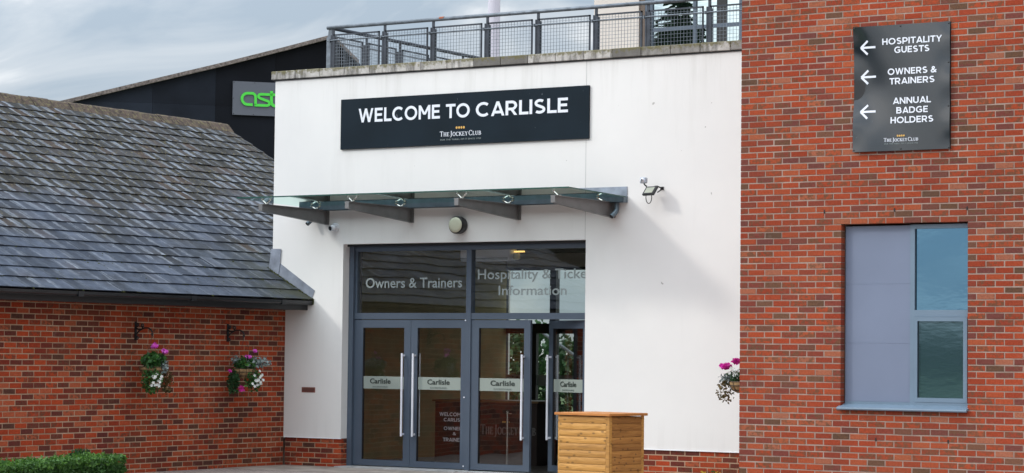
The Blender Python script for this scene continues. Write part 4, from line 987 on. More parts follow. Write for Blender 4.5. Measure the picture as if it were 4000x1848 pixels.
for x in (-3.105, -8.31):
    q = MB(); q.tube([(x, YW-0.06, 3.79), (x, YW-0.06, 3.69), (x-0.005, YW-0.075, 3.655), (x-0.03, YW-0.16, 3.585)], 0.033, 12, cap=False); dp = q.build('downpipe', M['canopy_gutter'], cn, smooth=True)
    q = MB(); q.tube([(x-0.028, YW-0.156, 3.588), (x-0.029, YW-0.158, 3.586)], 0.030, 12); q.build('pipe_mouth', M['black'], dp)

# ---- lights and cameras on the wall
q = thing('wall_light', 'round bulkhead light with pale diffuser and black rim over the entrance', 'light', (-5.71, YW, 3.523))
o = MB(); o.lathe([(0.118, 0.0), (0.126, 0.03), (0.126, 0.125), (0.116, 0.140), (0.100, 0.142)], (-5.71, YW, 3.523), (0, -1, 0), 32); o.build('light_body', M['black'], q)
o = MB(); o.lathe([(0.110, 0.0), (0.108, 0.010), (0.07, 0.018), (0.02, 0.021), (0.0005, 0.0212)], (-5.71, YW-0.139, 3.523), (0, -1, 0), 32); o.build('diffuser', M['opal'], q, smooth=True)

fl = thing('floodlight', 'small black floodlight with grey motion sensor on the white wall beside the canopy', 'floodlight', (-2.46, YW, 3.9))
T_ = Matrix.Translation((-2.508, YW-0.20, 3.918)) @ Matrix.Rotation(R(-14), 4, 'Z') @ Matrix.Rotation(R(-38), 4, 'X')
o = MB(); o.bbox(-0.105, 0.105, -0.018, 0.018, -0.075, 0.075, 0.008, M_=T_); body = o.build('lamp_body', M['black'], fl)
o = MB(); o.box(-0.072, 0.072, -0.021, -0.0185, -0.048, 0.048, M_=T_); o.build('lamp_window', M['led'], body)
o = MB(); o.tube([(-2.43, YW-0.004, 3.965), (-2.43, YW-0.15, 3.985), (-2.44, YW-0.19, 3.98)], 0.009, 6); o.tube([(-2.43, YW-0.01, 3.955), (-2.42, YW-0.15, 3.90)], 0.008, 6); o.box(-2.455, -2.405, YW-0.012, YW-0.001, 3.945, 3.985); o.build('mounting_arm', M['iron'], fl)
o = MB(); o.bbox(-2.628, -2.535, YW-0.285, YW-0.22, 4.020, 4.100, 0.010); sn = o.build('motion_sensor', M['grey_sensor'], fl)
o = MB(); o.lathe([(0.034, 0), (0.03, 0.010), (0.015, 0.016)], (-2.585, YW-0.285, 4.060), (0, -1, 0), 16); o.build('sensor_lens', M['white_paint'], sn, smooth=True)
o = MB(); o.tube([(-2.58, YW-0.25, 4.02), (-2.565, YW-0.24, 3.995), (-2.55, YW-0.22, 3.98)], 0.011, 6); o.build('sensor_neck', M['iron'], fl)
o = MB(); o.tube([(-2.545+0.045*math.cos(a)*(1 if True else 1), YW-0.17, 3.835+0.085*math.sin(a)) for a in [R(100+i*20) for i in range(18)] if True], 0.006, 6); o.build('cable_loop', M['iron'], fl)

cm = thing('security_camera', 'small white security camera with black lens below the leftmost canopy bracket', 'camera', (-7.96, YW, 3.53))
o = MB(); o.lathe([(0.066, 0), (0.066, 0.03), (0.058, 0.045), (0.045, 0.055)], (-7.925, YW, 3.535), (0, -1, 0), 20); o.build('camera_base', M['white_paint'], cm, smooth=True)
o = MB(); o.lathe([(0.040, 0), (0.044, 0.05), (0.040, 0.085)], (-7.925, YW-0.04, 3.535), (-0.25, -1, -0.25), 16); hd_ = o.build('camera_head', M['white_paint'], cm, smooth=True)
o = MB(); o.lathe([(0.034, 0), (0.032, 0.006)], Vector((-7.925, YW-0.04, 3.535)) + Vector((-0.25, -1, -0.25)).normalized()*0.083, (-0.25, -1, -0.25), 16); o.build('lens', M['black'], hd_)

# ================================================================ LEFT BRICK BUILDING
lb = thing('brick_building', 'low red brick building with a long slate roof at the left', 'building', (XL-3, -3, 0))
q = MB(); q.box(XL-0.30, XL-0.0035, -7.5, YW, -0.03, 2.40); q.box(-19.5, -19.2, -7.5, 7.4, -0.03, 2.4); q.box(-19.5, XL-0.3, -7.5, -7.2, -0.03, 2.4); q.box(-19.5, -9.5, 7.1, 7.38, -0.03, 2.4)
lwall = q.build('wall', M['mortar_tan'], lb)
r_ = random.Random(8)
BASEL = Vector((XL, -7.5, ZM))
brickwork(lwall, BASEL, Vector((0, 1, 0)), Vector((-1, 0, 0)), 7.5+YW-0.004, 0.0, -17, 15, [], 'brick_dark', 300, seed=9, depth=0.08)
sl = math.tan(R(29.35)); XE, ZE = -8.325, 2.450         # lower edge of the slates
XR = -14.10; ZR = ZE + (XE-XR)*sl
ca_, sa_ = math.cos(R(29.35)), math.sin(R(29.35))
rf = MB()
off = 0.02
rf.prism([(XE-0.02, -7.5, ZE-off), (XR, -7.5, ZR-off), (XR-5.8, -7.5, ZR-off-5.8*sl), (XR-5.8, -7.5, ZR-off-5.8*sl-0.05), (XR, -7.5, ZR-off-0.06), (XE-0.02, -7.5, ZE-off-0.05)], (0, 7.5+YW-0.002, 0))
rf.prism([(-9.16, YW, ZE+(XE+9.16)*sl-off), (XR, YW, ZR-off), (XR-5.8, YW, ZR-off-5.8*sl), (XR-5.8, YW, ZR-off-5.8*sl-0.05), (XR, YW, ZR-off-0.06), (-9.16, YW, ZE+(XE+9.16)*sl-off-0.05)], (0, 7.42-YW, 0))
gs_ = [(XL, -7.45, 2.3), (XL, -7.45, ZE+(XE-XL)*sl-off-0.06), (XR, -7.45, ZR-0.1), (-19.4, -7.45, 2.5), (-19.4, -7.45, 2.3)]
gb = [(-9.2, 7.3, 2.3), (-9.2, 7.3, ZE+(XE+9.2)*sl-off-0.06), (XR, 7.3, ZR-0.1), (-19.4, 7.3, 2.5), (-19.4, 7.3, 2.3)]
roof = rf.build('roof', M['fascia'], lb)
g2 = MB(); g2.prism(gs_, (0, 0.07, 0)); g2.build('gable_wall', M['brick_dark'], lb)
g2 = MB(); g2.prism(gb, (0, 0.07, 0)); g2.build('gable_wall', M['brick_dark'], lb)
# slates: (v up the slope, n out of it)
Vs = Vector((-ca_, 0, sa_)); Ns = Vector((sa_, 0, ca_))
GA = 0.2955; NC = int(round((XE-XR)/ca_/GA)); WD = 0.30
r_ = random.Random(14); spec = []
for c_i in range(NC):
    y = -7.5 + (0.15 if c_i % 2 else 0.0)
    while y < 7.45:
        xc = XE - (c_i*GA + 0.15)*ca_
        wj = WD + 0.02*(r_.random()-0.5)*(1 if 0 < c_i else 0)
        y1 = y+wj-0.004
        if not (y1 > YW-0.005 and xc > -9.14) or y > YW+9:
            spec.append((c_i, y, min(y1, 7.46)))
        elif y < YW-0.06:
            spec.append((c_i, y, YW-0.004))
        y += wj
def slate_geo(mb, y0, y1, tone, r_, base, slip=0.0, lift=0.0):
    L = 0.345; th = 0.009
    lo = 0.020+lift; hi_ = 0.001; w = y1-y0
    def P(u, v, n): return tuple(base + Vector((0, y0+u*w, 0)) + Vs*(v-slip) + Ns*n)
    j = lambda s: (r_.random()-.5)*s
    b0 = len(mb.v)
    e0, e1 = j(.008), j(.008)
    mb.v += [P(0, e0, lo+j(.002)), P(1, e1, lo+j(.002)), P(1, L, hi_), P(0, L, hi_), P(0, e0, lo+th), P(.5, (e0+e1)/2+j(.006), lo+th+j(.002)), P(1, e1, lo+th), P(1, L, hi_+th), P(0, L, hi_+th)]
    mb.face([b0+4, b0+5, b0+6, b0+7, b0+8], tone, [(0, 0), (.5, 0), (1, 0), (1, 1.1), (0, 1.1)])
    mb.face([b0, b0+1, b0+6, b0+5, b0+4], tone, [(0.5, 1.6)]*5)  # edge faces sampled dark: painted shadow line and dirt between courses
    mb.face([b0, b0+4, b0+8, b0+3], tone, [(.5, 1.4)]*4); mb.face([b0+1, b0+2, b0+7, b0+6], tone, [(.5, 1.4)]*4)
seen = []
for i, (c_i, y0, y1) in enumerate(spec):
    p_ = Vector((XE, (y0+y1)/2, ZE)) + Vs*(c_i*GA+0.15); q_ = frame_pos(p_)
    if q_ and -40 < q_[0] < 4000 and -20 < q_[1] < 1868 and not (q_[0] > 1072 and y0 > YW): seen.append(((y1-y0)/q_[2]**2, i))
seen.sort(reverse=True); pick = set(i for _, i in seen[:300])
rest = MB(); svar = {}
for i, (c_i, y0, y1) in enumerate(spec):
    base = Vector((XE, 0, ZE)) + Vs*(c_i*GA)
    slip = 0.05*r_.random() if r_.random() < 0.012 else 0.0; lift = 0.006*r_.random() if r_.random() < 0.2 else 0
    if i in pick:
        key = (round((y1-y0)*200)/200, r_.randrange(26))
        if key not in svar:
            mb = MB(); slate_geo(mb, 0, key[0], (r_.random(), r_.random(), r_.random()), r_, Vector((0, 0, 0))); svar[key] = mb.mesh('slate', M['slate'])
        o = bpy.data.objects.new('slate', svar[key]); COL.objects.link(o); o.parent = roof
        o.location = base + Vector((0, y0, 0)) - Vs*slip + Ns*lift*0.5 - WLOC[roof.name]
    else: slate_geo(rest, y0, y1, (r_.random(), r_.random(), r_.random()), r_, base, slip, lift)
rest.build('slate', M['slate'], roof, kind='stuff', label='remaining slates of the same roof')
# a replaced slate lying proud
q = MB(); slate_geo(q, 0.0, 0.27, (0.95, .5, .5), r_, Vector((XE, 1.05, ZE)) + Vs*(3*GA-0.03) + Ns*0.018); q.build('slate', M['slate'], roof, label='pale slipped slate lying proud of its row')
# ridge tiles
y = -7.5; r_ = random.Random(15)
while y < 7.5:
    L_ = 0.45; t_ = MB(); h_ = (r_.random()-.5)*0.012
    w_r = 0.17; rr = []
    pr_ = [(XR+w_r, ZR-w_r*sl+0.018), (XR+0.05, ZR+0.055), (XR, ZR+0.082), (XR-0.05, ZR+0.055), (XR-w_r, ZR-w_r*sl+0.018), (XR-w_r+.01, ZR-w_r*sl-0.005), (XR, ZR+0.05), (XR+w_r-.01, ZR-w_r*sl-0.005)]
    t_.prism([(x_, y, z_+h_) for x_, z_ in pr_], (0, min(L_-0.006, 7.5-y), 0), (r_.random()*0.5, 0.5, 0.5)); t_.build('ridge_tile', M['ridge'], roof); y += L_
# verge mortar and moss
vg = MB(); vg.prism([(-9.2, 7.44, ZE+(XE+9.2)*sl-0.05), (-9.2, 7.44, ZE+(XE+9.2)*sl+0.012), (XR, 7.44, ZR+0.012), (XR, 7.44, ZR-0.05)], (0, 0.05, 0)); vg.build('verge', M['ridge'], roof)
mo = MB(); r_ = random.Random(17)
def clump(p, s_):
    b0 = len(mo.v); n = 7
    mo.v.append(tuple(Vector(p)+Ns*s_*0.7))
    for k in range(n):
        a = 2*math.pi*k/n; rr = s_*(0.7+r_.random()*0.5); mo.v.append(tuple(Vector(p) + Vs*math.cos(a)*rr*0.8 + Vector((0, 1, 0))*math.sin(a)*rr))
    for k in range(n): mo.face([b0, b0+1+k, b0+1+(k+1) % n])
for _ in range(330):
    c_i = int(abs(r_.gauss(0, 4.5))); 
    if c_i >= NC: continue
    y = r_.uniform(-6, 2.4) if c_i < 3 else r_.uniform(-6, 7.0)
    clump(Vector((XE, y, ZE)) + Vs*(c_i*GA + r_.choice([0.0, -0.012, r_.random()*0.25])) + Ns*0.018, 0.008+0.014*r_.random()**2)
for _ in range(160):
    v_ = r_.random()*0.98; clump(Vector((XE, YW-0.02-0.05*r_.random(), ZE)) + Vs*v_ + Ns*0.02, 0.010+0.012*r_.random())
mo.build('moss', M['moss'], roof, kind='stuff', label='small dark moss cushions on the slates')
# gutter, fascia
q = MB(); r_ = random.Random(2)
pf_ = [(-8.420, 2.440), (-8.420, 2.400), (-8.405, 2.385), (-8.350, 2.385), (-8.322, 2.405), (-8.315, 2.445), (-8.322, 2.445), (-8.329, 2.41), (-8.352, 2.393), (-8.40, 2.393), (-8.412, 2.41), (-8.412, 2.44)]
q.prism([(x_, -7.5, z_) for x_, z_ in pf_], (0, 7.5+YW-0.012, 0)); q.build('gutter', M['gutter'], lb, label='black gutter along the eaves')
q = MB()
for y in (-7.2, -4.9, -2.6, -0.3, 1.75): q.box(-8.424, -8.309, y-0.05, y+0.05, 2.379, 2.449)
q.build('gutter_bracket', M['gutter'], lb)
q = MB(); q.box(-8.452, -8.424, -7.5, YW-0.003, 2.308, 2.440); q.box(XL-0.0, -8.452, -7.5, YW-0.003, 2.312, 2.330); q.build('fascia', M['fascia'], lb, label='dark fascia board and soffit under the gutter')
q = MB(); q.box(-8.418, -8.318, YW-0.011, YW-0.002, 2.388, 2.462); q.box(-8.33, -8.305, YW-0.03, YW-0.01, 2.40, 2.475); q.build('gutter_stop_end', M['moss'], lb)
# lead flashing up the white wall
q = MB(); q.prism([(-8.96, YW-0.004, 3.020), (-8.293, YW-0.004, 2.600), (-8.346, YW-0.004, 2.484), (-8.99, YW-0.004, 2.845)], (0, -0.006, 0)); q.build('lead_flashing', M['lead'], lb, label='sloping lead flashing where the roof meets the white wall')
q = MB(); q.prism([(-9.113, YW-0.012, 3.234), (-8.931, YW-0.012, 3.231), (-8.950, YW-0.012, 2.985), (-8.976, YW-0.012, 2.835), (-9.150, YW-0.012, 2.925)], (0, -0.007, 0)); q.prism([(-9.113, YW-0.019, 3.234), (-9.150, YW-0.019, 2.925), (-9.150, YW+0.35, 2.96), (-9.113, YW+0.35, 3.234)], (-0.006, 0, 0)); q.build('lead_flashing', M['lead'], lb, label='upright lead piece wrapping the corner')

# ================================================================ HANGING BASKETS
def bracket(y, label):
    t_ = thing('basket_bracket', label, 'bracket', (XL, y, 1.95), group='wrought iron basket brackets on the left wall')
    q = MB(); q.box(XL-0.001, XL+0.014, y-0.018, y+0.018, 1.822, 2.078); q.build('back_plate', M['iron'], t_)
    q = MB()
    q.tube([(XL+0.008, y, 1.990), (XL+0.05, y, 1.972), (XL+0.11, y, 1.972), (XL+0.17, y, 1.990), (XL+0.23, y, 1.990), (XL+0.285, y, 1.965), (XL+0.31, y, 1.93)], 0.011, 6)
    q.build('arm', M['iron'], t_)
    q = MB(); q.tube([(XL+0.008, y, 1.88), (XL+0.03, y, 1.915), (XL+0.08, y, 1.955), (XL+0.13, y, 1.977)], 0.010, 6); q.build('brace', M['iron'], t_)
    def scroll(cx, cz, r0, a0, turns, sgn):
        q = MB(); n = 16; pts = []
        for i in range(n+1): a = a0+sgn*turns*2*math.pi*i/n; rr = r0*(1-0.65*i/n); pts.append((XL+cx+rr*math.cos(a), y, cz+rr*math.sin(a)))
        q.tube(pts, 0.009, 5); q.build('scroll', M['iron'], t_)
    scroll(0.040, 2.035, 0.026, R(200), 1.1, 1); scroll(0.125, 2.025, 0.030, R(-100), 1.1, 1); scroll(0.034, 1.850, 0.024, R(120), 1.1, -1); scroll(0.300, 1.905, 0.018, R(60), 1.0, -1)
    return t_
Y1, Y2 = -0.914, 1.097
bracket(Y1, 'black scrolled iron bracket above the left hanging basket')
bracket(Y2, 'black scrolled iron bracket above the right hanging basket by the corner')

def basket(cx, cy, zr, r, label, plan, seed, loc_hook):
    t_ = thing('hanging_basket', label, 'hanging basket', (cx, cy, zr), group='hanging flower baskets')
    r_ = random.Random(seed); ring = []
    q = MB(); q.lathe([(r*0.35, -r*0.80), (r*0.72, -r*0.60), (r*0.93, -r*0.28), (r, 0.0), (r*0.90, 0.005)], (cx, cy, zr), (0, 0, 1), 18); q.build('liner', M['coir'], t_, smooth=True)
    q = MB()
    for fz, fr_ in ((0.0, 1.02), (-0.28, 0.95), (-0.60, 0.75)):
        q.tube([(cx+r*fr_*math.cos(R(a)), cy+r*fr_*math.sin(R(a)), zr+r*fz) for a in range(0, 361, 24)], 0.0035, 5)
    for a in range(0, 360, 36):
        q.tube([(cx+r*f_*math.cos(R(a)), cy+r*f_*math.sin(R(a)), zr+r*h_) for f_, h_ in ((1.02, 0), (.95, -.28), (.75, -.6), (.37, -.8))], 0.003, 5)
    q.build('wire_basket', M['iron'], t_)
    q = MB()
    for a in (30, 150, 270): q.tube([(cx+r*math.cos(R(a)), cy+r*math.sin(R(a)), zr), loc_hook], 0.0022, 4)
    q.build('chain', M['iron'], t_)
    for kind, mt, n, size, cen, rad, nm in plan:
        mb = MB(); pts = []
        for _ in range(n):
            d = Vector((r_.gauss(0, 1), r_.gauss(0, 1), r_.gauss(0, 1))).normalized()*(r_.random()**0.4)
            pts.append(Vector((cx, cy, zr)) + Vector(cen) + Vector((d.x*rad[0], d.y*rad[1], d.z*rad[2])))
        if kind == 'leaf': leaf_cloud(mb, pts, size, r_)
        else:
            for p in pts:
                # a flower: five petals on a shallow cone facing outwards
                d = Vector((p.x-cx+0.25+r_.gauss(0, .12), p.y-cy-0.25+r_.gauss(0, .12), 0.10+r_.random()*0.15)).normalized() if kind == 'flower' else Vector((r_.gauss(0.5, .5), r_.gauss(-.5, .5), 0.5)).normalized()
                u = d.cross(Vector((0, 0, 1))).normalized(); w = u.cross(d)
                b0 = len(mb.v); mb.v.append(tuple(p))
                for k in range(10):
                    a = 2*math.pi*k/10; rr = size*(1.0 if k % 2 == 0 else 0.62); mb.v.append(tuple(p+u*math.cos(a)*rr+w*math.sin(a)*rr+d*size*0.35))
                tn = (r_.random(), 0, 0)
                for k in range(10): mb.face([b0, b0+1+k, b0+1+(k+1) % 10], tn)
                if kind == 'flower': mb.build(nm, M[mt], t_); mb = MB()
        if mb.f: mb.build(nm, M[mt], t_)
    return t_
# camera-facing side of the left wall baskets is +X / -Y
basket(-8.53, Y1, 1.455, 0.175, 'hanging basket with two pink flowers over bushy green leaves and white petunias below', [
    ('leaf', 'leaf_green', 620, 0.065, (0.03, 0, 0.085), (0.17, 0.18, 0.12), 'foliage'),
    ('leaf', 'leaf_green', 460, 0.05, (0.09, -0.10, -0.17), (0.12, 0.18, 0.20), 'foliage'),
    ('leaf', 'leaf_brown', 200, 0.045, (0.12, 0.18, -0.20), (0.07, 0.12, 0.18), 'withered_foliage'),
    ('leaf', 'leaf_silver', 110, 0.04, (0.16, 0.06, 0.0), (0.05, 0.08, 0.10), 'silver_foliage'),
    ('flower', 'petal_white', 15, 0.027, (0.20, -0.15, -0.20), (0.05, 0.15, 0.15), 'petunia'),
    ('head', 'petal_pale', 26, 0.028, (0.04, 0.0, 0.285), (0.045, 0.045, 0.035), 'flower_head'),
    ('head', 'petal_pale', 22, 0.026, (0.12, 0.12, 0.215), (0.04, 0.04, 0.032), 'flower_head')], 41, (-8.53, Y1, 1.91))
basket(-8.53, Y2, 1.435, 0.175, 'hanging basket with spiky silver foliage and a dense ball of white petunias near the corner', [
    ('leaf', 'leaf_green', 420, 0.055, (0.04, -0.02, 0.07), (0.16, 0.18, 0.11), 'foliage'),
    ('leaf', 'leaf_silver', 240, 0.05, (0.14, 0.14, 0.09), (0.17, 0.26, 0.08), 'silver_foliage'),
    ('leaf', 'leaf_silver', 90, 0.04, (-0.05, -0.12, 0.12), (0.08, 0.10, 0.07), 'silver_foliage'),
    ('leaf', 'leaf_dark', 330, 0.05, (-0.02, -0.20, -0.20), (0.09, 0.10, 0.20), 'foliage'),
    ('leaf', 'leaf_green', 330, 0.045, (0.14, 0.05, -0.17), (0.11, 0.15, 0.17), 'foliage'),
    ('flower', 'petal_white', 24, 0.026, (0.25, 0.02, -0.17), (0.05, 0.14, 0.14), 'petunia'),
    ('leaf', 'petal_yellow', 12, 0.035, (0.06, -0.02, 0.08), (0.06, 0.08, 0.04), 'yellow_leaf'),
    ('head', 'petal_pale', 24, 0.026, (0.09, 0.0, 0.165), (0.045, 0.04, 0.02), 'flower_head'),
    ('head', 'petal_pale', 14, 0.022, (0.12, 0.10, 0.255), (0.02, 0.02, 0.018), 'flower_head'),
    ('head', 'petal_pink', 12, 0.02, (-0.02, -0.28, -0.04), (0.02, 0.02, 0.02), 'flower_head'),
    ('head', 'petal_pink', 18, 0.02, (0.06, -0.12, -0.29), (0.04, 0.05, 0.05), 'flower_head')], 42, (-8.53, Y2, 1.905))
basket(-0.20, 0.50, 1.375, 0.175, 'hanging basket with magenta geraniums half hidden behind the brick tower', [
    ('leaf', 'leaf_dark', 300, 0.05, (-0.03, 0.0, 0.06), (0.19, 0.17, 0.09), 'foliage'),
    ('leaf', 'leaf_silver', 150, 0.045, (-0.20, -0.02, 0.03), (0.12, 0.12, 0.08), 'silver_foliage'),
    ('leaf', 'leaf_brown', 170, 0.04, (-0.20, -0.08, -0.12), (0.13, 0.10, 0.16), 'trailing_foliage'),
    ('head', 'petal_white', 16, 0.026, (-0.06, -0.10, 0.12), (0.10, 0.05, 0.05), 'petunia'),
    ('head', 'petal_pink', 60, 0.026, (-0.22, -0.04, 0.185), (0.085, 0.06, 0.035), 'flower_head'),
    ('head', 'petal_pink', 46, 0.024, (-0.08, -0.02, 0.25), (0.06, 0.05, 0.035), 'flower_head')], 43, (-0.14, 0.50, 1.86))
q = MB(); q.tube([(-0.001, 0.50, 1.92), (-0.07, 0.50, 1.93), (-0.14, 0.50, 1.87)], 0.0065, 6); q.box(-0.008, -0.0005, 0.486, 0.514, 1.75, 2.02)
tag(q.build('basket_bracket', M['iron']), 'iron bracket on the hidden side of the brick tower', 'bracket', group=None)

# ================================================================ TIMBER BOX
BX = Vector((-1.287, -0.917, 0))
T_ = Matrix.Translation(BX) @ Matrix.Rotation(R(-8), 4, 'Z')
tb_ = thing('timber_bin_store', 'chest-high golden timber box with log-lap boards and a flat lid before the doors', 'timber box', tuple(BX))
def tone_r(): return (r_.random(), r_.random(), r_.random())
r_ = random.Random(51); LW, LD, LH = 0.80, 0.70, 0.945; bh = 0.083
for (a, b, c_, d) in ((-0.055, 0.0, 0.0, 0.018), (-0.018, 0.0, 0.018, 0.055), (-LW, -LW+0.022, 0.0, 0.018), (-0.018, 0.0, LD-0.05, LD), (-LW, -LW+0.03, LD-0.03, LD)):
    q = MB(); q.bbox(a, b, c_, d, 0, LH, 0.003, tone_r(), M_=T_); q.build('corner_post', M['timber'], tb_)
nb = 12
for i in range(nb):
    z1 = LH-0.012-i*bh; z0 = max(0.004, z1-bh+0.004)
    if z1 < 0.02: break
    for face in (0, 1):
        q = MB(); tn = tone_r(); n = 5; prof = []
        for k in range(n+1):
            s_ = k/n; prof.append((0.006+0.010*math.sin(math.pi*(0.12+0.76*s_)), z0+(z1-z0)*s_))
        if face == 0:
            pts = [T_ @ Vector((-LW+0.022, 0.014-d_, z_)) for d_, z_ in prof] + [T_ @ Vector((-LW+0.022, 0.03, z1)), T_ @ Vector((-LW+0.022, 0.03, z0))]
            q.prism(pts[::-1], (T_.to_3x3() @ Vector((LW-0.022-0.055, 0, 0))), tn)
        else:
            pts = [T_ @ Vector((-0.014+d_, 0.055, z_)) for d_, z_ in prof] + [T_ @ Vector((-0.03, 0.055, z1)), T_ @ Vector((-0.03, 0.055, z0))]
            q.prism(pts, (T_.to_3x3() @ Vector((0, LD-0.055-0.05, 0))), tn)
        q.build('board', M['timber'] if face == 0 else M['timber_shade'], tb_)  # right-hand boards take the darker copy, their shade painted in
q = MB(); q.box(-LW+0.02, -0.02, 0.02, LD-0.01, 0.01, LH-0.01, M_=T_); q.build('inner_box', M['timber_shade'], tb_)
q = MB(); q.bbox(-LW-0.035, 0.03, -0.035, LD+0.035, LH, LH+0.032, 0.004, (0.6, .4, .4), M_=T_); q.build('lid', M['timber_lid'], tb_)

# ================================================================ HEDGE, PLANTS
hx, hy, hz = -5.084, -5.351, 0.49
HD = Matrix.Translation((hx, hy, 0)) @ Matrix.Rotation(R(15), 4, 'Z') @ Matrix.Translation((-hx, -hy, 0))
hd = thing('clipped_hedge', 'low clipped bright green hedge in the bottom left corner', 'hedge', (hx-0.3, hy-2, 0))
r_ = random.Random(61)
q = MB(); q.box(hx-0.60, hx-0.07, hy-7, hy-0.06, 0, hz-0.06, M_=HD); q.build('branches', M['leaf_dark'], hd)
mb = MB(); pts = []
for _ in range(15000):
    y = hy - 5.2*r_.random(); f_ = r_.random()
    if f_ < 0.45: pts.append((hx-0.62*r_.random(), y, hz-0.045+r_.gauss(0, 0.018)+0.01*math.sin(y*9)))
    elif f_ < 0.9: pts.append((hx-0.03+r_.gauss(0, 0.02), y, r_.random()**0.7*hz))
    else: pts.append((hx-0.6*r_.random(), hy+r_.gauss(0, 0.02), r_.random()**0.7*hz))
pts = [HD @ Vector(p) for p in pts]
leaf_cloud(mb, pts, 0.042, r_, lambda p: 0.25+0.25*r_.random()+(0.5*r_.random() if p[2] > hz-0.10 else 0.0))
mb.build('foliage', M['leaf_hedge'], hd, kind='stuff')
mb = MB(); pts = []
for _ in range(70):
    y = hy-3.0*r_.random(); z = hz; h_ = 0.02+0.05*r_.random()
    x = hx-0.6*r_.random()
    for k in range(7): pts.append((x+r_.gauss(0, .006), y+r_.gauss(0, .006), z-0.03+h_*k/6))
pts = [HD @ Vector(p) for p in pts]
leaf_cloud(mb, pts, 0.026, r_, lambda p: 0.6+0.4*r_.random()); mb.build('stray_shoots', M['leaf_hedge'], hd, kind='stuff')
# second bush behind the hedge
bs = thing('round_bush', 'small darker bush rising just behind the clipped hedge', 'bush', (-5.95, -5.15, 0))
mb = MB(); pts = []
for _ in range(2600):
    d = Vector((r_.gauss(0, 1), r_.gauss(0, 1), r_.gauss(0, 1))).normalized()*(r_.random()**0.25)
    pts.append((-5.95+d.x*0.22, -5.15+d.y*0.24, max(0.02, 0.27+d.z*0.26)))
leaf_cloud(mb, pts, 0.04, r_, lambda p: 0.2+0.5*r_.random()); mb.build('foliage', M['leaf_dark'], bs)
q = MB(); q.tube([(-5.95, -5.15, 0), (-5.95, -5.15, 0.3)], [0.03, 0.015], 6); q.build('stem', M['bark'], bs)

pl_ = thing('flowering_plant', 'low plant with tiny yellow flowers at the foot of the right plinth', 'plant', (-1.5, 2.15, 0))
mb = MB(); leaf_cloud(mb, [(-1.5+r_.gauss(0, .16), 2.15+r_.gauss(0, .06), abs(r_.gauss(0, .06))) for _ in range(260)], 0.05, r_); mb.build('foliage', M['leaf_hedge'], pl_)
mb = MB(); leaf_cloud(mb, [(-1.609+r_.gauss(0, .015), 2.15, 0.15+r_.gauss(0, .008)) for _ in range(10)] + [(-1.388+r_.gauss(0, .02), 2.15, 0.155+r_.gauss(0, .008)) for _ in range(12)], 0.025, r_); mb.build('flower', M['petal_yellow'], pl_)

# ================================================================ BLACK GRANDSTAND (behind)
P0 = Vector((-28.303, 39.779, 0)); nd = Vector((math.cos(R(49)), math.sin(R(49)), 0)); nn = Vector((-nd.y, nd.x, 0))
gsd = thing('grandstand', 'tall black-clad grandstand end with sloping roof edge behind the slate roof', 'grandstand', tuple(P0))
prof = [(-20.5, 7.56), (-14.47, 9.298), (-12.63, 9.822), (-9.59, 10.683), (-7.71, 11.243), (-6.10, 11.74), (-5.24, 10.95), (-4.2, 9.95)]
def ztop(s_):
    for (a, za), (b, zb_) in zip(prof, prof[1:]):
        if a <= s_ <= b: return za+(zb_-za)*(s_-a)/(b-a)
    return prof[-1][1]
def wp(s_, z_, n_=0.0): return P0 + nd*s_ + nn*n_ + Vector((0, 0, z_))
cols = [-20.5, -16.6, -14.2, -11.78, -9.8, -7.9, -6.10, -4.2]
for i in range(len(cols)-1):
    a, b = cols[i]+0.003, cols[i+1]-0.003
    tn = {0: .8, 1: .85, 2: .65, 3: .45, 4: .12, 5: .02, 6: .0}[i]  # left columns lighter and bluer, sky reflection painted into the panel tone
    zs = 9.43
    for lo, hi2 in ((0, zs), (zs, 99)):
        pts = [wp(a, min(max(lo, 0), ztop(a))), wp(b, min(max(lo, 0), ztop(b))), wp(b, min(hi2-0.004, ztop(b))), wp(a, min(hi2-0.004, ztop(a)))]
        if i == 6: pts = [wp(a, lo if lo else 0), wp(b, lo if lo else 0), wp(b, min(hi2-.01, ztop(b))), wp(a, min(hi2-.01, ztop(a)))]
        if max(p.z for p in pts)-min(p.z for p in pts) < 0.1: continue
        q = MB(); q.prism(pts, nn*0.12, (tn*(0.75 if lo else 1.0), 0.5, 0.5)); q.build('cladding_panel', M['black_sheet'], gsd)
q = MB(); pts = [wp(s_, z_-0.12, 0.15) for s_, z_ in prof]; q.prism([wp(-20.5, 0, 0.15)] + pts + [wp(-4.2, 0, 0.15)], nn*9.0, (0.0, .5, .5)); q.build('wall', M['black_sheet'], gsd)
q = MB()
for (a, za), (b, zb_) in zip(prof[:-2], prof[1:-1]): q.prism([wp(a, za-0.02, -0.22), wp(b, zb_-0.02, -0.22), wp(b, zb_+0.10, -0.22), wp(a, za+0.10, -0.22)], nn*9.2)
q.build('roof_edge', M['stand_trim'], gsd, label='rough pale edge of the sloping roof')
q = MB()
for (a, za), (b, zb_) in zip(prof[-3:-1], prof[-2:]): q.prism([wp(a, za-0.03, -0.1), wp(b, zb_-0.03, -0.1), wp(b, zb_+0.05, -0.1), wp(a, za+0.05, -0.1)], nn*9.2)
q.build('roof_edge', M['steel_dark'], gsd)
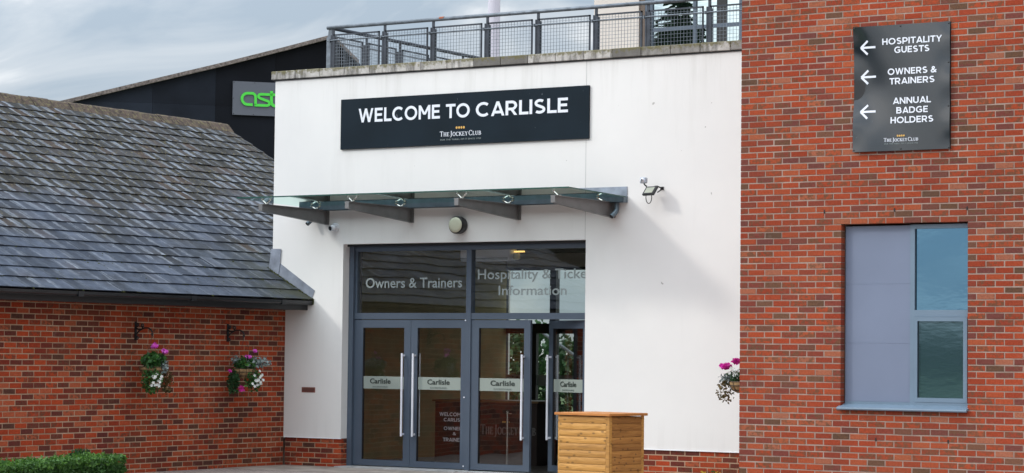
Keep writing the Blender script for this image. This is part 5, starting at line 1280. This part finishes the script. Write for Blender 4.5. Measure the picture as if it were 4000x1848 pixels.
# sponsor sign
k_ = 0.0082
sgn = thing('sponsor_sign', 'grey sign with bright green rounded letters on the black grandstand', 'sign', tuple(wp(-8, 9.1, -0.1)))
q = MB(); q.prism([wp(-9.27, 9.150, -0.10), wp(-5.6, 9.150, -0.10), wp(-5.6, 10.213, -0.10), wp(-9.27, 10.213, -0.10)], nn*0.08); q.build('sign_panel', M['sign_grey'], sgn)
def stroke(pts, w, name='lettering'):
    mb = MB(); P_ = [Vector((-9.27+(x-909)*k_, 0, 10.213-(y-319)*k_)) for x, y in pts]
    L_ = []; R2 = []
    for i, p in enumerate(P_):
        d = (P_[min(i+1, len(P_)-1)]-P_[max(i-1, 0)]).normalized(); n_ = Vector((-d.z, 0, d.x))*w*k_*0.5; L_.append(p+n_); R2.append(p-n_)
    for i in range(len(P_)-1):
        mb.prism([wp(v.x, v.z, -0.14) for v in (L_[i], L_[i+1], R2[i+1], R2[i])], nn*0.03)
    mb.build(name, M['green_vinyl'], sgn)
def arc(cx, cy, rx, ry, a0, a1, n=8): return [(cx+rx*math.cos(R(a0+(a1-a0)*i/n)), cy+ry*math.sin(R(a0+(a1-a0)*i/n))) for i in range(n+1)]
stroke([(986, 408), (975, 408)] + arc(966, 386, 22, 22, 90, 270, 10) + [(975, 364)] + arc(983, 379, 14, 15, -90, 0, 5) + [(997, 400), (997, 408)], 10)
stroke([(993, 409), (1036, 409)] + arc(1040, 400, 12, 9, 90, -60, 6) + [(1015, 382)] + arc(1018, 374, 10, 8, 150, 270, 5) + [(1030, 366), (1082, 366)], 10)
stroke([(1059, 352), (1059, 392)] + arc(1073, 395, 14, 14, 180, 90, 5) + [(1085, 409)], 11)
for x, y in ((913, 323), (993, 323), (913, 445), (912, 385), (990, 445)):
    q = MB(); s_, z_ = -9.27+(x-909)*k_, 10.213-(y-319)*k_; q.prism([wp(s_-.012, z_-.012, -.11), wp(s_+.012, z_-.012, -.11), wp(s_+.012, z_+.012, -.11), wp(s_-.012, z_+.012, -.11)], nn*0.01); q.build('screw', M['black'], sgn)

# ================================================================ TREES behind the viewer (they show in the window glass)
def conifer(x, y, h, r0, seed, label):
    t_ = thing('conifer_tree', label, 'tree', (x, y, 0), group='dark conifers across the car park')
    q = MB(); q.tube([(x, y, 0), (x, y, h*0.95)], [0.28, 0.03], 8); q.build('trunk', M['bark'], t_)
    r_ = random.Random(seed); mb = MB(); pts = []
    for _ in range(15000):
        f_ = r_.random()**0.8; z = h*(0.10+0.9*f_); rad = r0*(1-f_)**0.6*(0.55+0.45*math.sin(z*3+r_.random()))*r_.random()**0.4; a = r_.random()*6.283
        pts.append((x+rad*math.cos(a), y+rad*math.sin(a), z-0.15*rad))
    leaf_cloud(mb, pts, 0.85, r_, lambda p: 0.4*r_.random()); mb.build('crown', M['leaf_tree'], t_)
conifer(-36.2, -47, 17.0, 5.0, 71, 'tall dark conifer across the car park, left of three')
conifer(-33.6, -48, 16.0, 4.6, 72, 'tall dark conifer across the car park, middle of three')
conifer(-29.4, -49, 17.0, 4.8, 73, 'tall dark conifer across the car park, right of three')
mb = MB(); r_ = random.Random(75); pts = []
for _ in range(9000):
    a = r_.uniform(math.pi*0.95, math.pi*2.05); rr = 150+r_.random()*8; h_ = 4.0+1.5*math.sin(a*23)+1.1*math.sin(a*57)
    pts.append((rr*math.cos(a), rr*math.sin(a), r_.random()**0.6*h_))
leaf_cloud(mb, pts, 2.2, r_); tag(mb.build('far_treeline', M['leaf_tree']), 'distant line of trees around the grounds', 'trees', kind='stuff')
